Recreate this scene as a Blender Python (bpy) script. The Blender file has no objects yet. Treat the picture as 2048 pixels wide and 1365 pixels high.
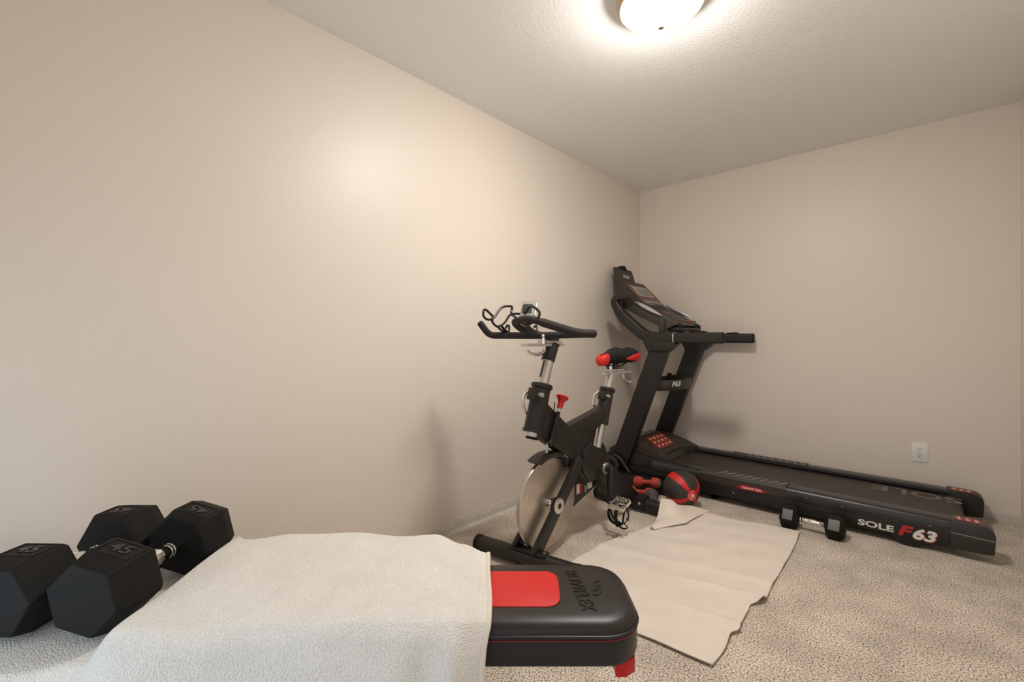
import bpy, bmesh, math, random
from mathutils import Vector, Matrix
random.seed(7)
PI = math.pi
S = bpy.context.scene
COL = S.collection

# ------------------------------------------------------------ camera, world, exposure
CAM = Vector((1.98, -3.91, 1.06)); YAW = math.radians(42.55); FPX = 910.2
cd = bpy.data.cameras.new('camera'); cam = bpy.data.objects.new('camera', cd); COL.objects.link(cam)
cd.sensor_width = 36.0; cd.lens = 36.0 * FPX / 2048; cd.clip_start = 0.05
cam.location = CAM; cam.rotation_euler = (PI / 2, 0, YAW); S.camera = cam
V2 = Vector((-math.sin(YAW), math.cos(YAW), 0)); R2 = Vector((math.cos(YAW), math.sin(YAW), 0))

w = bpy.data.worlds.new('world'); S.world = w; w.use_nodes = True
bg = w.node_tree.nodes['Background']; bg.inputs[0].default_value = (0.71, 0.86, 1.0, 1); bg.inputs[1].default_value = 2.0
S.view_settings.view_transform = 'Standard'; S.view_settings.look = 'None'
S.view_settings.exposure = 0.0; S.view_settings.gamma = 1.0; S.view_settings.use_curve_mapping = False
LAMP_STRENGTH = 139.0

def P(px, py, **k):
    """photo pixel -> point on the plane x=, y= or z= (or at depth d=)"""
    u = (px - 1024) / FPX; v = -(py - 682.5) / FPX
    d = V2 + R2 * u + Vector((0, 0, v))
    a, c = list(k.items())[0]
    if a == 'd': t = c
    else:
        i = 'xyz'.find(a); t = (c - CAM[i]) / d[i]
    return CAM + d * t
def W(lat, dep, z): 
    p = CAM + V2 * dep + R2 * lat
    return Vector((p.x, p.y, z))

# ------------------------------------------------------------ materials
def lin(c):
    return tuple(((v / 255) / 12.92 if v / 255 <= 0.04045 else ((v / 255 + 0.055) / 1.055) ** 2.4) for v in c) + (1,)
MATS = {}
def mat(name, rgb, rough=0.5, metal=0.0, bump=0.0, bscale=200.0, var=0.0, vscale=30.0, spec=0.5, coat=0.0, bdist=0.001):
    m = bpy.data.materials.new(name); m.use_nodes = True; nt = m.node_tree; b = nt.nodes['Principled BSDF']
    c = lin(rgb); b.inputs['Base Color'].default_value = c
    b.inputs['Roughness'].default_value = rough; b.inputs['Metallic'].default_value = metal
    b.inputs['Specular IOR Level'].default_value = spec; b.inputs['Coat Weight'].default_value = coat
    tc = nt.nodes.new('ShaderNodeTexCoord')
    if var > 0:
        n = nt.nodes.new('ShaderNodeTexNoise'); n.inputs['Scale'].default_value = vscale; n.inputs['Detail'].default_value = 4
        nt.links.new(tc.outputs['Object'], n.inputs['Vector'])
        r = nt.nodes.new('ShaderNodeValToRGB')
        r.color_ramp.elements[0].position = 0.3; r.color_ramp.elements[1].position = 0.7
        r.color_ramp.elements[0].color = tuple(x * (1 - var) for x in c[:3]) + (1,)
        r.color_ramp.elements[1].color = tuple(min(1, x * (1 + var)) for x in c[:3]) + (1,)
        nt.links.new(n.outputs['Fac'], r.inputs['Fac']); nt.links.new(r.outputs['Color'], b.inputs['Base Color'])
    if bump > 0:
        n2 = nt.nodes.new('ShaderNodeTexNoise'); n2.inputs['Scale'].default_value = bscale; n2.inputs['Detail'].default_value = 2
        nt.links.new(tc.outputs['Object'], n2.inputs['Vector'])
        bp = nt.nodes.new('ShaderNodeBump'); bp.inputs['Strength'].default_value = bump; bp.inputs['Distance'].default_value = bdist
        nt.links.new(n2.outputs['Fac'], bp.inputs['Height']); nt.links.new(bp.outputs['Normal'], b.inputs['Normal'])
    MATS[name] = m; return m

def wall_mat(name, rgb, line_z, rough=0.42):
    """painted drywall with orange-peel relief; below the old skirting line the bare patchy plaster shows"""
    m = bpy.data.materials.new(name); m.use_nodes = True; nt = m.node_tree; b = nt.nodes['Principled BSDF']
    b.inputs['Roughness'].default_value = rough; b.inputs['Specular IOR Level'].default_value = 0.5
    g = nt.nodes.new('ShaderNodeNewGeometry'); sep = nt.nodes.new('ShaderNodeSeparateXYZ'); nt.links.new(g.outputs['Position'], sep.inputs[0])
    n = nt.nodes.new('ShaderNodeTexNoise'); n.inputs['Scale'].default_value = 110; n.inputs['Detail'].default_value = 3
    nt.links.new(g.outputs['Position'], n.inputs['Vector'])
    bp = nt.nodes.new('ShaderNodeBump'); bp.inputs['Strength'].default_value = 0.22; bp.inputs['Distance'].default_value = 0.003
    nt.links.new(n.outputs['Fac'], bp.inputs['Height']); nt.links.new(bp.outputs['Normal'], b.inputs['Normal'])
    if line_z is None:
        b.inputs['Base Color'].default_value = lin(rgb); return m
    nn = nt.nodes.new('ShaderNodeTexNoise'); nn.inputs['Scale'].default_value = 9; nn.inputs['Detail'].default_value = 5
    nt.links.new(g.outputs['Position'], nn.inputs['Vector'])
    ma = nt.nodes.new('ShaderNodeMath'); ma.operation = 'MULTIPLY_ADD'; ma.inputs[1].default_value = 0.10; ma.inputs[2].default_value = line_z - 0.07
    nt.links.new(nn.outputs['Fac'], ma.inputs[0])
    lt = nt.nodes.new('ShaderNodeMath'); lt.operation = 'LESS_THAN'; nt.links.new(sep.outputs['Z'], lt.inputs[0]); nt.links.new(ma.outputs[0], lt.inputs[1])
    mx = nt.nodes.new('ShaderNodeMix'); mx.data_type = 'RGBA'; nt.links.new(lt.outputs[0], mx.inputs['Factor'])
    mx.inputs['A'].default_value = lin(rgb); mx.inputs['B'].default_value = lin((212, 206, 196))
    nt.links.new(mx.outputs['Result'], b.inputs['Base Color'])
    return m

def carpet_mat():
    m = bpy.data.materials.new('speckled_carpet'); m.use_nodes = True; nt = m.node_tree; b = nt.nodes['Principled BSDF']
    b.inputs['Roughness'].default_value = 0.95; b.inputs['Specular IOR Level'].default_value = 0.1
    b.inputs['Sheen Weight'].default_value = 0.15
    g = nt.nodes.new('ShaderNodeNewGeometry')
    n1 = nt.nodes.new('ShaderNodeTexNoise'); n1.inputs['Scale'].default_value = 175; n1.inputs['Detail'].default_value = 3; n1.inputs['Roughness'].default_value = 0.7
    n2 = nt.nodes.new('ShaderNodeTexNoise'); n2.inputs['Scale'].default_value = 5.5; n2.inputs['Detail'].default_value = 4
    n3 = nt.nodes.new('ShaderNodeTexNoise'); n3.inputs['Scale'].default_value = 130; n3.inputs['Detail'].default_value = 2
    for n in (n1, n2, n3): nt.links.new(g.outputs['Position'], n.inputs['Vector'])
    r = nt.nodes.new('ShaderNodeValToRGB'); cr = r.color_ramp
    cr.elements[0].position = 0.40; cr.elements[0].color = lin((92, 76, 64))
    cr.elements[1].position = 0.60; cr.elements[1].color = lin((252, 240, 224))
    e = cr.elements.new(0.47); e.color = lin((216, 199, 181))
    nt.links.new(n1.outputs['Fac'], r.inputs['Fac'])
    r2 = nt.nodes.new('ShaderNodeValToRGB'); r2.color_ramp.elements[0].position = 0.38; r2.color_ramp.elements[1].position = 0.62
    r2.color_ramp.elements[0].color = (0.80, 0.79, 0.78, 1); r2.color_ramp.elements[1].color = (1, 1, 1, 1)
    nt.links.new(n2.outputs['Fac'], r2.inputs['Fac'])
    mx = nt.nodes.new('ShaderNodeMix'); mx.data_type = 'RGBA'; mx.blend_type = 'MULTIPLY'; mx.inputs['Factor'].default_value = 1
    nt.links.new(r.outputs['Color'], mx.inputs['A']); nt.links.new(r2.outputs['Color'], mx.inputs['B'])
    nt.links.new(mx.outputs['Result'], b.inputs['Base Color'])
    bp = nt.nodes.new('ShaderNodeBump'); bp.inputs['Strength'].default_value = 0.9; bp.inputs['Distance'].default_value = 0.008
    nt.links.new(n3.outputs['Fac'], bp.inputs['Height']); nt.links.new(bp.outputs['Normal'], b.inputs['Normal'])
    return m

def towel_mat(name, rgb, scale, strength, dist, var=0.06):
    m = bpy.data.materials.new(name); m.use_nodes = True; nt = m.node_tree; b = nt.nodes['Principled BSDF']
    b.inputs['Roughness'].default_value = 0.95; b.inputs['Specular IOR Level'].default_value = 0.1; b.inputs['Sheen Weight'].default_value = 0.25
    tc = nt.nodes.new('ShaderNodeTexCoord')
    v = nt.nodes.new('ShaderNodeTexVoronoi'); v.inputs['Scale'].default_value = scale
    n = nt.nodes.new('ShaderNodeTexNoise'); n.inputs['Scale'].default_value = 12; n.inputs['Detail'].default_value = 5
    nt.links.new(tc.outputs['Object'], v.inputs['Vector']); nt.links.new(tc.outputs['Object'], n.inputs['Vector'])
    c = lin(rgb)
    r = nt.nodes.new('ShaderNodeValToRGB'); r.color_ramp.elements[0].position = 0.35; r.color_ramp.elements[1].position = 0.65
    r.color_ramp.elements[0].color = tuple(x * (1 - var) for x in c[:3]) + (1,); r.color_ramp.elements[1].color = c
    nt.links.new(n.outputs['Fac'], r.inputs['Fac'])
    mx = nt.nodes.new('ShaderNodeMix'); mx.data_type = 'RGBA'; mx.blend_type = 'MULTIPLY'; mx.inputs['Factor'].default_value = 1
    r3 = nt.nodes.new('ShaderNodeValToRGB'); r3.color_ramp.elements[0].color = (1, 1, 1, 1); r3.color_ramp.elements[1].color = (0.88, 0.865, 0.85, 1)
    r3.color_ramp.elements[0].position = 0.25; r3.color_ramp.elements[1].position = 0.75
    nt.links.new(v.outputs['Distance'], r3.inputs['Fac'])
    nt.links.new(r.outputs['Color'], mx.inputs['A']); nt.links.new(r3.outputs['Color'], mx.inputs['B'])
    nt.links.new(mx.outputs['Result'], b.inputs['Base Color'])
    bp = nt.nodes.new('ShaderNodeBump'); bp.invert = True; bp.inputs['Strength'].default_value = strength; bp.inputs['Distance'].default_value = dist
    nt.links.new(v.outputs['Distance'], bp.inputs['Height']); nt.links.new(bp.outputs['Normal'], b.inputs['Normal'])
    return m

def weave_mat(name, rgb, scale):
    m = bpy.data.materials.new(name); m.use_nodes = True; nt = m.node_tree; b = nt.nodes['Principled BSDF']
    b.inputs['Roughness'].default_value = 0.38
    tc = nt.nodes.new('ShaderNodeTexCoord'); ck = nt.nodes.new('ShaderNodeTexChecker'); ck.inputs['Scale'].default_value = scale
    mp = nt.nodes.new('ShaderNodeMapping'); mp.inputs['Rotation'].default_value = (0.78, 0.78, 0.4)
    nt.links.new(tc.outputs['Object'], mp.inputs['Vector']); nt.links.new(mp.outputs['Vector'], ck.inputs['Vector'])
    c = lin(rgb); ck.inputs['Color1'].default_value = c; ck.inputs['Color2'].default_value = tuple(x * 0.45 for x in c[:3]) + (1,)
    nt.links.new(ck.outputs['Color'], b.inputs['Base Color'])
    bp = nt.nodes.new('ShaderNodeBump'); bp.inputs['Strength'].default_value = 0.5; bp.inputs['Distance'].default_value = 0.001
    nt.links.new(ck.outputs['Fac'], bp.inputs['Height']); nt.links.new(bp.outputs['Normal'], b.inputs['Normal'])
    return m

def steel_disc_mat():
    """brushed flywheel steel: fine circular turning marks around the disc axis (object X)"""
    m = bpy.data.materials.new('turned_steel'); m.use_nodes = True; nt = m.node_tree; b = nt.nodes['Principled BSDF']
    b.inputs['Metallic'].default_value = 0.9; b.inputs['Roughness'].default_value = 0.36
    tc = nt.nodes.new('ShaderNodeTexCoord'); sep = nt.nodes.new('ShaderNodeSeparateXYZ'); cmb = nt.nodes.new('ShaderNodeCombineXYZ')
    nt.links.new(tc.outputs['Object'], sep.inputs[0]); nt.links.new(sep.outputs['Y'], cmb.inputs['X']); nt.links.new(sep.outputs['Z'], cmb.inputs['Y'])
    ln = nt.nodes.new('ShaderNodeVectorMath'); ln.operation = 'LENGTH'; nt.links.new(cmb.outputs[0], ln.inputs[0])
    n = nt.nodes.new('ShaderNodeTexNoise'); n.noise_dimensions = '1D'; n.inputs['Scale'].default_value = 420; n.inputs['Detail'].default_value = 2
    nt.links.new(ln.outputs['Value'], n.inputs['W'])
    n2 = nt.nodes.new('ShaderNodeTexNoise'); n2.inputs['Scale'].default_value = 14; n2.inputs['Detail'].default_value = 5; nt.links.new(tc.outputs['Object'], n2.inputs['Vector'])
    ad = nt.nodes.new('ShaderNodeMath'); ad.operation = 'ADD'; nt.links.new(n.outputs['Fac'], ad.inputs[0]); nt.links.new(n2.outputs['Fac'], ad.inputs[1])
    r = nt.nodes.new('ShaderNodeValToRGB'); r.color_ramp.elements[0].position = 0.3; r.color_ramp.elements[1].position = 0.75
    dv = nt.nodes.new('ShaderNodeMath'); dv.operation = 'MULTIPLY'; dv.inputs[1].default_value = 0.5; nt.links.new(ad.outputs[0], dv.inputs[0])
    r.color_ramp.elements[0].color = lin((176, 164, 150)); r.color_ramp.elements[1].color = lin((222, 212, 200))
    nt.links.new(dv.outputs[0], r.inputs['Fac']); nt.links.new(r.outputs['Color'], b.inputs['Base Color'])
    bp = nt.nodes.new('ShaderNodeBump'); bp.inputs['Strength'].default_value = 0.08; bp.inputs['Distance'].default_value = 0.0005
    nt.links.new(n.outputs['Fac'], bp.inputs['Height']); nt.links.new(bp.outputs['Normal'], b.inputs['Normal'])
    return m

def glow_mat(name, rgb, strength):
    m = bpy.data.materials.new(name); m.use_nodes = True; b = m.node_tree.nodes['Principled BSDF']
    b.inputs['Base Color'].default_value = lin((250, 246, 238)); b.inputs['Emission Color'].default_value = lin(rgb); b.inputs['Emission Strength'].default_value = strength
    b.inputs['Roughness'].default_value = 0.3
    # the bulbs sit above the bowl: its underside glows more strongly than its rim
    nt = m.node_tree; g = nt.nodes.new('ShaderNodeNewGeometry'); sp = nt.nodes.new('ShaderNodeSeparateXYZ'); nt.links.new(g.outputs['Normal'], sp.inputs[0])
    mr = nt.nodes.new('ShaderNodeMapRange'); mr.inputs['From Min'].default_value = 0.0; mr.inputs['From Max'].default_value = -1.0
    mr.inputs['To Min'].default_value = strength * 0.30; mr.inputs['To Max'].default_value = strength
    nt.links.new(sp.outputs['Z'], mr.inputs['Value']); nt.links.new(mr.outputs['Result'], b.inputs['Emission Strength'])
    return m
def glass_mat():
    m = bpy.data.materials.new('window_glass'); m.use_nodes = True; nt = m.node_tree
    t = nt.nodes.new('ShaderNodeBsdfTransparent'); gl = nt.nodes.new('ShaderNodeBsdfGlossy'); gl.inputs['Roughness'].default_value = 0.02
    mx = nt.nodes.new('ShaderNodeMixShader'); mx.inputs[0].default_value = 0.06
    nt.links.new(t.outputs[0], mx.inputs[1]); nt.links.new(gl.outputs[0], mx.inputs[2]); nt.links.new(mx.outputs[0], nt.nodes['Material Output'].inputs['Surface'])
    return m

WALLRGB = (233, 221, 208)
M_WL = wall_mat('wall_paint_left', WALLRGB, 0.035); M_WB = wall_mat('wall_paint_back', WALLRGB, 0.075); M_W = wall_mat('wall_paint', WALLRGB, None)
M_CEIL = mat('ceiling_texture', (248, 246, 242), 0.9, bump=0.5, bscale=75, bdist=0.004)
M_CARPET = carpet_mat(); M_TERRY = towel_mat('terry_cloth', (252, 246, 238), 265, 0.7, 0.0035)
M_FLAT = towel_mat('flat_cotton', (240, 227, 213), 620, 0.35, 0.0012, 0.04)
M_HEM = mat('towel_hem', (232, 221, 206), 0.9, bump=0.3, bscale=600)
M_WHITE = mat('white_trim_paint', (236, 233, 226), 0.4); M_PLASTER = mat('bare_plaster', (205, 198, 188), 0.9, var=0.1, vscale=20, bump=0.3, bscale=60)
M_BLK = mat('black_plastic', (33, 28, 24), 0.42, bump=0.12, bscale=700, var=0.06); M_BLKM = mat('black_powder_coat', (28, 23, 20), 0.44, bump=0.10, bscale=900)
M_RUB = mat('black_rubber', (24, 22, 20), 0.62, bump=0.12, bscale=500, var=0.08, spec=0.22); M_FOAM = mat('black_foam_grip', (40, 33, 29), 0.8, bump=0.3, bscale=900)
M_BELT = mat('running_belt_rubber', (52, 43, 35), 0.5, bump=0.25, bscale=900, var=0.08, vscale=6)
M_RAIL = mat('satin_side_rail', (48, 45, 44), 0.32); M_GREYP = mat('charcoal_plastic', (54, 47, 41), 0.5, bump=0.15, bscale=600)
M_HOOD = mat('hood_plastic', (58, 50, 43), 0.5, bump=0.2, bscale=700, var=0.05)
M_CHROME = mat('chrome', (225, 222, 218), 0.12, metal=1.0); M_SAT = mat('satin_silver', (205, 202, 198), 0.3, metal=0.9); M_SILV = mat('silver_trim', (196, 196, 200), 0.28, metal=0.85)
M_RED = mat('red_vinyl', (214, 32, 24), 0.5, bump=0.15, bscale=800); M_REDP = mat('red_plastic', (190, 14, 14), 0.35); M_REDG = mat('red_label', (150, 52, 38), 0.45)
M_REDN = mat('red_neoprene', (178, 66, 52), 0.8, bump=0.3, bscale=400, var=0.08); M_GREYN = mat('grey_neoprene', (78, 72, 68), 0.75, bump=0.3, bscale=400, var=0.1)
M_REDR = mat('red_rubber', (206, 30, 24), 0.5, bump=0.25, bscale=500, var=0.06); M_BALL = mat('ball_rubber', (50, 46, 42), 0.6, bump=0.5, bscale=420, var=0.1)
M_PRINT = mat('white_print', (225, 222, 216), 0.5); M_GPRINT = mat('grey_print', (122, 112, 102), 0.5); M_REDPRINT = mat('red_print', (190, 40, 34), 0.45)
M_LCD = mat('lcd_screen', (118, 120, 116), 0.25); M_LCDF = mat('lcd_bezel', (150, 148, 140), 0.35); M_PANEL = mat('brown_red_panel', (92, 44, 34), 0.35)
M_GREEN = mat('green_button', (32, 110, 62), 0.4); M_LEATH = mat('black_leatherette', (33, 26, 21), 0.40, bump=0.22, bscale=420, var=0.05)
M_WEAVE = weave_mat('carbon_weave', (34, 32, 33), 330); M_EMB = mat('embossed_leather', (31, 25, 20), 0.33)
M_STEEL = steel_disc_mat(); M_BRASS = mat('brushed_nickel_ring', (196, 170, 140), 0.35, metal=0.6)
M_GLOW = glow_mat('frosted_lamp_glass', (255, 252, 247), LAMP_STRENGTH); M_GLASS = glass_mat(); M_OUT = mat('outlet_plastic', (240, 236, 230), 0.35)
M_DARK = mat('dark_slot', (40, 36, 33), 0.6); M_STITCH = mat('red_stitching', (150, 40, 46), 0.7); M_SCREW = mat('screw_steel', (170, 165, 160), 0.3, metal=1.0)
M_GREYPLATE = mat('grey_number_plate', (104, 100, 97), 0.5, bump=0.1)
M_HALL = mat('hall_plaster', (225, 222, 216), 0.9)

# ------------------------------------------------------------ mesh helpers (all return a bmesh in world / local coordinates)
def catmull(pts, sub=6, closed=False):
    pts = [Vector(p) for p in pts]; n = len(pts); out = []
    rng = n if closed else n - 1
    for i in range(rng):
        p0 = pts[(i - 1) % n] if closed or i > 0 else pts[0] * 2 - pts[1]
        p1 = pts[i]; p2 = pts[(i + 1) % n]
        p3 = pts[(i + 2) % n] if closed or i + 2 < n else pts[-1] * 2 - pts[-2]
        for k in range(sub):
            t = k / sub
            out.append(0.5 * ((2 * p1) + (p2 - p0) * t + (2 * p0 - 5 * p1 + 4 * p2 - p3) * t * t + (3 * p1 - p0 - 3 * p2 + p3) * t ** 3))
    if not closed: out.append(pts[-1].copy())
    return out
def fillet(pts, r, n=5):
    """polyline with rounded corners"""
    pts = [Vector(p) for p in pts]; out = [pts[0]]
    for i in range(1, len(pts) - 1):
        a, b, c = pts[i - 1], pts[i], pts[i + 1]
        u = (a - b); v = (c - b); d = min(r, u.length * 0.49, v.length * 0.49)
        p = b + u.normalized() * d; q = b + v.normalized() * d
        for k in range(n + 1):
            t = k / n; out.append(p * (1 - t) ** 2 + b * 2 * t * (1 - t) + q * t * t)
    out.append(pts[-1]); return out
def skin(bm, rings, closed=False, cap=True):
    vs = [[bm.verts.new(p) for p in r] for r in rings]; n = len(rings[0])
    m = len(rings)
    for i in range(m if closed else m - 1):
        a, b = vs[i], vs[(i + 1) % m]
        for k in range(n): bm.faces.new((a[k], a[(k + 1) % n], b[(k + 1) % n], b[k]))
    if cap and not closed:
        bm.faces.new(list(reversed(vs[0]))); bm.faces.new(vs[-1])
    return bm
def frames(pts, closed=False):
    n = len(pts); T = []
    for i in range(n):
        a = pts[(i - 1) % n] if closed or i else pts[0]; b = pts[(i + 1) % n] if closed or i < n - 1 else pts[-1]
        T.append((b - a).normalized())
    up = Vector((0, 0, 1)) if abs(T[0].z) < 0.9 else Vector((1, 0, 0))
    N = [(up - T[0] * up.dot(T[0])).normalized()]
    for i in range(1, n):
        v = N[-1] - T[i] * N[-1].dot(T[i]); N.append(v.normalized())
    return T, N
def tube(pts, r, n=12, closed=False, sx=1.0, bm=None, round_end=False):
    bm = bm or bmesh.new(); pts = [Vector(p) for p in pts]
    rr = r if isinstance(r, (list, tuple)) else [r] * len(pts)
    if round_end and not closed:
        d0 = (pts[0] - pts[1]).normalized(); d1 = (pts[-1] - pts[-2]).normalized(); r0, r1 = rr[0], rr[-1]
        pts = [pts[0] + d0 * r0 * 0.6, pts[0] + d0 * r0 * 0.42] + pts + [pts[-1] + d1 * r1 * 0.42, pts[-1] + d1 * r1 * 0.6]
        rr = [r0 * 0.45, r0 * 0.8] + list(rr) + [r1 * 0.8, r1 * 0.45]
    T, N = frames(pts, closed); rings = []
    for p, t, nn, q in zip(pts, T, N, rr):
        bb = t.cross(nn)
        rings.append([p + nn * math.cos(2 * PI * k / n) * q + bb * math.sin(2 * PI * k / n) * q * sx for k in range(n)])
    return skin(bm, rings, closed)
def rrect(w, h, r, n=4):
    r = min(r, w / 2 * 0.999, h / 2 * 0.999); out = []
    for cx, cy, a in ((w / 2 - r, h / 2 - r, 0), (-w / 2 + r, h / 2 - r, 1), (-w / 2 + r, -h / 2 + r, 2), (w / 2 - r, -h / 2 + r, 3)):
        for k in range(n + 1):
            t = (a + k / n) * PI / 2; out.append((cx + r * math.cos(t), cy + r * math.sin(t)))
    return out
def sweep(pts, prof, side, bm=None):
    """sweep a 2-D profile (a along `side`, b along the normal) on a path lying in the plane normal to `side`"""
    bm = bm or bmesh.new(); pts = [Vector(p) for p in pts]; side = Vector(side); n = len(pts); rings = []
    for i, p in enumerate(pts):
        t = (pts[min(i + 1, n - 1)] - pts[max(i - 1, 0)]).normalized(); nn = side.cross(t).normalized()
        pr = prof(i / (n - 1)) if callable(prof) else prof
        rings.append([p + side * a + nn * b for a, b in pr])
    return skin(bm, rings)
def box(c, s, bev=0.0, rot=None, bm=None, seg=2):
    b2 = bmesh.new(); bmesh.ops.create_cube(b2, size=1)
    for v in b2.verts: v.co = Vector((v.co.x * s[0], v.co.y * s[1], v.co.z * s[2]))
    if bev: bmesh.ops.bevel(b2, geom=b2.edges[:], offset=bev, segments=seg, affect='EDGES', profile=0.6)
    mtx = Matrix.Translation(Vector(c)) @ (rot.to_4x4() if rot is not None else Matrix())
    bmesh.ops.transform(b2, matrix=mtx, verts=b2.verts)
    return merge(bm, b2)
def merge(bm, b2):
    if bm is None: return b2
    me = bpy.data.meshes.new('tmp'); b2.to_mesh(me); bm.from_mesh(me); bpy.data.meshes.remove(me); b2.free(); return bm
def prism(poly, axis, a0, a1, bev=0.0, bm=None, seg=2):
    """extrude a polygon given in the two other axes (cyclic order kept: x->(y,z), y->(x,z), z->(x,y))"""
    b2 = bmesh.new()
    def mk(p, a):
        return {'x': (a, p[0], p[1]), 'y': (p[0], a, p[1]), 'z': (p[0], p[1], a)}[axis]
    v0 = [b2.verts.new(mk(p, a0)) for p in poly]; v1 = [b2.verts.new(mk(p, a1)) for p in poly]; n = len(poly)
    b2.faces.new(v0); b2.faces.new(list(reversed(v1)))
    for i in range(n): b2.faces.new((v0[i], v1[i], v1[(i + 1) % n], v0[(i + 1) % n]))
    bmesh.ops.recalc_face_normals(b2, faces=b2.faces)
    if bev:
        ed = [e for e in b2.edges if len(e.link_faces) == 2 and e.calc_face_angle(0) > 0.5]
        bmesh.ops.bevel(b2, geom=ed, offset=bev, segments=seg, affect='EDGES', profile=0.6, clamp_overlap=True)
    return merge(bm, b2)
def lathe(prof, n=32, mtx=None, bm=None):
    """profile (r, z) revolved about z"""
    b2 = bmesh.new(); rings = []
    for r, z in prof: rings.append([Vector((max(r, 1e-5) * math.cos(2 * PI * k / n), max(r, 1e-5) * math.sin(2 * PI * k / n), z)) for k in range(n)])
    skin(b2, rings)
    if mtx is not None: bmesh.ops.transform(b2, matrix=mtx, verts=b2.verts)
    return merge(bm, b2)
def axis_mtx(p, d, up=None):
    """matrix taking local z to direction d at p"""
    d = Vector(d).normalized()
    return Matrix.Translation(Vector(p)) @ d.to_track_quat('Z', 'Y').to_matrix().to_4x4()
def cyl(p, q, r, n=20, bev=0.0, bm=None):
    p, q = Vector(p), Vector(q); L = (q - p).length; e = bev
    pr = [(r - e, 0), (r, e), (r, L - e), (r - e, L)] if e else [(r, 0), (r, L)]
    return lathe(pr, n, axis_mtx(p, q - p), bm)
def text_bm(txt, size, org, xdir, ydir, depth=0.0008, sx=1.0, bold=0.0, shear=0.0, align='CENTER'):
    cu = bpy.data.curves.new('lettering', 'FONT'); cu.body = txt; cu.size = size; cu.extrude = depth; cu.offset = bold; cu.shear = shear
    cu.align_x = align; cu.align_y = 'CENTER'; cu.resolution_u = 3
    o = bpy.data.objects.new('lettering_tmp', cu); COL.objects.link(o)
    dg = bpy.context.evaluated_depsgraph_get(); dg.update()
    me = bpy.data.meshes.new_from_object(o.evaluated_get(dg)); bm = bmesh.new(); bm.from_mesh(me)
    bpy.data.objects.remove(o); bpy.data.curves.remove(cu); bpy.data.meshes.remove(me)
    x = Vector(xdir).normalized(); y = Vector(ydir); y = (y - x * x.dot(y)).normalized(); z = x.cross(y)
    m = Matrix((x * sx, y, z)).transposed().to_4x4(); m.translation = Vector(org)
    bmesh.ops.transform(bm, matrix=m, verts=bm.verts)
    return bm

# ------------------------------------------------------------ objects
WL = {}
def thing(name, label, cat, loc=(0, 0, 0), rotz=0.0, group=None, local=False):
    o = bpy.data.objects.new(name, None); COL.objects.link(o); o.empty_display_size = 0.05
    o.location = loc; o.rotation_euler = (0, 0, rotz); o['label'] = label; o['category'] = cat
    if group: o['group'] = group
    WL[o.name] = Vector() if local else Vector(loc); return o      # local: parts are given in the thing's own frame
def obj(name, bm, m, parent=None, label=None, cat=None, group=None, kind=None, angle=35, smooth=True):
    bmesh.ops.recalc_face_normals(bm, faces=bm.faces)
    me = bpy.data.meshes.new(name); bm.to_mesh(me); bm.free()
    if smooth:
        me.polygons.foreach_set('use_smooth', [True] * len(me.polygons)); me.set_sharp_from_angle(angle=math.radians(angle))
    me.materials.append(m)
    lo = Vector([min(v.co[i] for v in me.vertices) for i in range(3)]); hi = Vector([max(v.co[i] for v in me.vertices) for i in range(3)])
    c = (lo + hi) / 2
    if parent is None: c.z = lo.z
    me.transform(Matrix.Translation(-c))
    o = bpy.data.objects.new(name, me); COL.objects.link(o)
    WL[o.name] = c.copy()
    o.location = c if parent is None else c - WL[parent.name]
    if parent is not None: o.parent = parent
    for k, v in (('label', label), ('category', cat), ('group', group), ('kind', kind)):
        if v: o[k] = v
    return o
def copy_tree(o, parent=None):
    c = o.copy(); COL.objects.link(c); c.parent = parent
    for ch in list(o.children): copy_tree(ch, c)
    return c

# ============================================================ the room
RX, RY, H = 2.366, -4.4, 2.44
def struct(name, bm, m, parent=None, **k):
    return obj(name, bm, m, parent, kind=None if parent is not None else 'structure', **k)
struct('floor', box(((RX + 0.055) / 2 + 0.02, RY / 2, -0.03), (RX - 0.055 + 0.04, -RY + 0.1, 0.06)), M_CARPET)
struct('ceiling', box((RX / 2, RY / 2, H + 0.04), (RX + 0.2, -RY + 0.2, 0.08)), M_CEIL)
struct('wall_left', box((-0.05, RY / 2, H / 2 - 0.03), (0.1, -RY + 0.2, H + 0.06)), M_WL)
struct('wall_back', box((RX / 2, 0.05, H / 2 - 0.03), (RX, 0.1, H + 0.06)), M_WB)
# front wall (behind the camera) with a low wide window added for cool fill light
FX0, FX1, FZ0, FZ1 = 0.25, 2.10, 0.12, 1.20
bm = box((FX0 / 2, RY - 0.05, H / 2), (FX0, 0.1, H)); box(((FX1 + RX) / 2, RY - 0.05, H / 2), (RX - FX1, 0.1, H), bm=bm)
box(((FX0 + FX1) / 2, RY - 0.05, FZ0 / 2), (FX1 - FX0, 0.1, FZ0), bm=bm); box(((FX0 + FX1) / 2, RY - 0.05, (FZ1 + H) / 2), (FX1 - FX0, 0.1, H - FZ1), bm=bm)
struct('wall_front', bm, M_W, smooth=False)
bm = bmesh.new()
for (x0, x1, z0, z1) in ((FX0, FX1, FZ0, FZ0 + 0.05), (FX0, FX1, FZ1 - 0.05, FZ1), (FX0, FX0 + 0.05, FZ0 + 0.05, FZ1 - 0.05), (FX1 - 0.05, FX1, FZ0 + 0.05, FZ1 - 0.05), ((FX0 + FX1) / 2 - 0.02, (FX0 + FX1) / 2 + 0.02, FZ0 + 0.05, FZ1 - 0.05)):
    box(((x0 + x1) / 2, RY - 0.06, (z0 + z1) / 2), (x1 - x0, 0.05, z1 - z0), 0.004, bm=bm)
win = struct('fill_window_front', bm, M_WHITE)
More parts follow.
